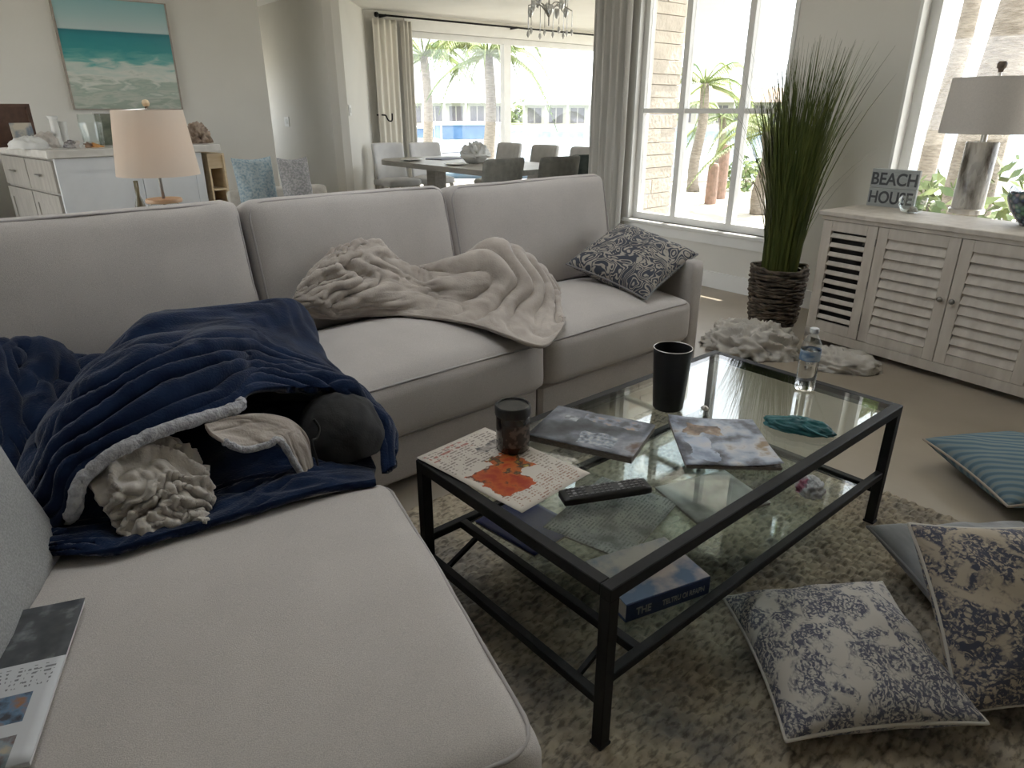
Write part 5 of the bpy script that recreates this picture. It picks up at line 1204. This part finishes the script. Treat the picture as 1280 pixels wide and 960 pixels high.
o=strip('canal_water',17.9,82.4,-120,160,-1.3,-1.05,M_water); tag(o,'rippling blue canal water beyond the sea wall','water'); o['kind']='stuff'
# stone-clad pillar outside the window
pr=thing('stone_pillar','pillar clad in long tan stone courses right outside the sofa window','pillar',(5.25,4.4,-.35))
MB().box((-.30,-.15,0),(.35,.08,2.9)).build('core',M_stone,pr)
rnd=random.Random(9); z=0
M_st=[M_stone,mat('stone_pale',(.56,.51,.44),.9,(.46,.41,.35),6,7,bump=(25,.5,.02)),mat('stone_grey',(.50,.455,.40),.9,(.42,.38,.33),6,7,bump=(25,.5,.02))]
while z<2.85:
    h=rnd.uniform(.085,.14); xs=[-.31,rnd.uniform(-.05,.15),.37] if rnd.random()<.25 else [-.31,.37]
    for i in range(len(xs)-1):
        MB().box((xs[i]+.002,-.185-rnd.uniform(0,.012),z+.002),(xs[i+1]-.002,-.145,min(z+h,2.9)-.002),.003).build('stone',rnd.choice(M_st),pr)
    z+=h
# palms
M_trunk=mat('palm_trunk',(.34,.30,.25),.95,(.22,.19,.155),9,6,stretch=(1,1,5),bump=(20,.8,.03)); M_frond=mat('palm_frond',(.10,.17,.045),.55,(.24,.27,.08),2.5,3)
def palm(label,f,r,h,cr=1.7,nf=16,tr=.13,seed=0,lean=0,group=None,zb=-.36):
    rn=random.Random(seed); b_=O(f,r,zb); t=thing('palm_tree',label,'palm',b_,0,group)
    pts=[(lean*(k/10)**2,.05*math.sin(k*.7),h*k/10) for k in range(11)]
    MB().tube(pts,[tr*(1.25-.35*k/10+(.25 if k==0 else 0)) for k in range(11)],10).build('trunk',M_trunk,t,smooth=True)
    top=Vector(pts[-1])
    for k in range(nf):
        a=2*math.pi*k/nf*1.0+rn.uniform(-.2,.2); el=rn.uniform(-.35,1.1); L=cr*rn.uniform(.8,1.1); d=Vector((math.cos(a),math.sin(a),0)); mb=MB(); sp=[]
        for s in range(9):
            q=s/8; sp.append(top+d*(L*q*math.cos(el*.6))+Vector((0,0,L*(math.sin(el)*q-.95*q*q*q*(1.0 if el>-.1 else .5)))))
        for s in range(8):
            for m_ in range(4):
                q=(s+m_/4)/8; 
                if q<.12: continue
                c_=sp[s].lerp(sp[s+1],m_/4); sd_=Vector((-d.y,d.x,0)); ll=.38*cr/1.7*math.sin(math.pi*min(1,q*.9+.12))**.7
                for sg in (-1,1):
                    e=c_+sd_*sg*ll*.75+d*ll*.45-Vector((0,0,ll*.55)); wv=d*.022*cr/1.7
                    mb.add([tuple(c_-wv),tuple(c_+wv),tuple(e)],[(0,1,2)])
        mb.tube(sp,[.02*(1-s/9)+.004 for s in range(9)],4)
        mb.build('frond',M_frond,t)
    return t
def rt(x,f): return (x-640)/911.5*f
palm('slender palm beyond the left dining glass door',16.2,rt(534,16.2),2.75,1.35,24,.10,1)
palm('tallest palm framed in the left dining glass door',15.0,rt(612,15.0),2.70,1.45,28,.11,2)
palm('palm behind the stone pillar outside the sofa window',15.5,rt(876,15.5),2.2,1.35,15,.10,3,lean=.1)
palm('leaning palm in the middle light of the sofa window',16.5,rt(905,16.5),1.55,1.2,14,.09,4)
palm('stout rough-barked palm right outside the console window',7.4,rt(1243,7.4),4.8,2.0,16,.20,5)
palm('slim pale palm left of the stout one by the console window',9.6,rt(1180,9.6),4.2,1.5,14,.10,11)
palm('low palm at the right light of the sofa window',12.0,rt(965,12.0),1.35,1.2,14,.10,12)
M_leaf=mat('bush_leaf',(.07,.12,.035),.6,(.19,.23,.07),4,3)
def bush(label,f,r,sx,sz,seed,m=M_leaf,n=420,lf=.10,zb=-.36,group=None):
    rn=random.Random(seed); t=thing('bush',label,'bush',O(f,r,zb),0,group); mb=MB()
    for k in range(n):
        d=Vector((rn.gauss(0,1),rn.gauss(0,1),abs(rn.gauss(0,1)))).normalized()*(rn.uniform(.5,1)); c_=Vector((d.x*sx,d.y*sx,d.z*sz+.05))
        u=Vector((rn.gauss(0,1),rn.gauss(0,1),rn.gauss(0,1))).normalized(); v=u.orthogonal().normalized(); s=lf*rn.uniform(.6,1.3)
        mb.add([tuple(c_-u*s),tuple(c_+v*s*.4),tuple(c_+u*s),tuple(c_-v*s*.4)],[(0,1,2,3)])
    f_=mb.build('foliage',m,t); f_['kind']='stuff'
    for k in range(4):
        a=k*1.57+.4; MB().tube([(0,0,0),(.5*sx*math.cos(a),.5*sx*math.sin(a),sz*.7)],[.03,.01],5).build('stem',M_trunk,t)
    return t
bush('leafy shrub behind the console lamp',6.8,rt(1300,6.8),.9,1.3,1); bush('green shrub left of the console lamp outside',8.2,rt(1185,8.2),.6,1.0,2); bush('loose shrub by the sea wall outside the sofa window',15.8,rt(945,15.8),.8,.7,3)
bush('dry tan shrub below the console window',5.9,rt(1215,5.9),.5,.75,4,mat('dry_leaf',(.26,.22,.14),.8,(.36,.31,.21),5)); bush('low clipped bush by the sea wall beyond the dining doors',15.5,rt(735,15.5),1.1,.55,5)
# mooring posts and dock
for k,(x,f,h) in enumerate(((912,14.2,1.0),(900,13.4,.7))):
    o=MB().lathe([(0,0),(.11,0),(.10,h),(.08,h+.05),(0,h+.07)],14).build('mooring_post',mat('weathered_post',(.30,.20,.16),.9,(.20,.14,.11),10),loc=O(f,rt(x,f),-.36)); tag(o,['tall brown mooring post by the canal','short brown mooring post by the canal'][k],'post')
M_hull=mat('boat_white',(.72,.73,.74),.35,(.66,.67,.69),3); M_bglass=mat('boat_blue_canvas',(.06,.14,.26),.5,(.10,.20,.34),3)
def boat(label,f,r,L,rz,seed):
    t=thing('motor_boat',label,'boat',O(f,r,-1.05),rz); s=L/8
    rows=[]
    for k in range(9):
        q=k/8; wv=1.25*s*(1-q**2.6)**.6*(.85+.15*min(1,q*4)); x=-L/2+L*q; zt=1.1*s+.45*s*q*q
        rows.append([(x,-wv,zt),(x,-wv*.8,.35*s),(x,0,-.1*s),(x,wv*.8,.35*s),(x,wv,zt)])
    mb=MB().grid(rows); mb.add([rows[0][i] for i in range(5)],[(0,1,2,3,4)]); mb.grid([[r_[0],r_[4]] for r_ in rows]); mb.build('hull',M_hull,t,smooth=False)
    MB().box((-L*.18,-.8*s,1.2*s),(L*.16,.8*s,1.75*s),.05*s).build('cabin',M_hull,t); MB().box((-L*.17,-.82*s,1.75*s),(L*.13,.82*s,2.3*s)).build('windscreen',M_bglass,t); MB().box((-L*.22,-.95*s,2.3*s),(L*.16,.95*s,2.42*s),.03*s).build('hardtop',M_hull,t)
    for a in (-.17,.13):
        for b_ in (-.85,.85): MB().bar((L*a,b_*s,1.2*s),(L*a,b_*s,2.3*s),.05).build('post',M_hull,t)
    return t
boat('white motor boat with blue canvas docked beyond the left dining door',26,rt(585,26),6.5,HEAD-1.3,1); boat('small white motor boat moored beside the tall palm',33,rt(548,33),5.5,HEAD-1.7,2)
# far houses: low white roofs, porch shade put into the window colour
M_hw=mat('far_stucco',(.60,.56,.52),.9,(.54,.50,.46),.5); M_porch=mat('porch_shade',(.22,.20,.22),.9,(.15,.14,.17),.8); M_roof=mat('white_tile_roof',(.66,.64,.62),.8,(.58,.55,.52),1.5); M_roof2=mat('tan_tile_roof',(.45,.36,.28),.8,(.38,.29,.22),1.5)
def house(label,f,x,w,h,rh,roof,seed):
    rn=random.Random(seed); t=thing('waterfront_house',label,'house',O(f,rt(x,f),-.5),math.atan2(rgt.y,rgt.x)); 
    MB().box((-w/2,0,0),(w/2,7,h)).build('walls',M_hw,t)
    MB().add([(-w/2-.6,-1.6,h),(w/2+.6,-1.6,h),(w/2+.6,7.6,h),(-w/2-.6,7.6,h),(-w/2+2,3,h+rh),(w/2-2,3,h+rh)],[(0,1,5,4),(1,2,5),(2,3,4,5),(3,0,4),(0,3,2,1)]).build('roof',roof,t)
    nb_=max(4,int(w/2.2))
    for k in range(nb_):
        x0=-w/2+w*(k+.18)/nb_; x1=-w/2+w*(k+.82)/nb_
        q=MB().box((x0,-.05,.25),(x1,.02,h-.35)).build('window',M_porch,t); MB().box(((x0+x1)/2-.05,-.09,.25),((x0+x1)/2+.05,-.03,h-.35)).build('mullion',M_hw,q)
        MB().box((-w/2+w*k/nb_-.1,-1.4,0),(-w/2+w*k/nb_+.1,-1.2,h)).build('porch_post',M_hw,t)
    return t
house('long low house with white roof across the canal, right dining door',88,722,13,2.3,1.5,M_roof,1); house('white roofed house across the canal behind the boats',90,570,13,2.5,1.6,M_roof,2); house('tan roofed house across the canal seen past the grass plant',92,925,16,2.6,1.8,M_roof2,3); house('pale house far across the canal behind the sofa window palms',94,1085,13,2.8,1.8,M_roof,4)
for k,(x,lab,s) in enumerate(((652,'far green tree left of the long low house',2.6),(755,'far tree at the end of the long low house',2.3),(690,'small far tree above the white roof',2.2),(880,'far tree across the canal behind the pillar palm',3.0),(975,'wide far tree across the canal by the tan roofed house',3.2),(560,'far tree across the canal behind the white roofed house',2.4))):
    bush(lab,105 if k!=2 else 112,rt(x,105),s,s*1.25,20+k,n=300,lf=.55,zb=-.5)
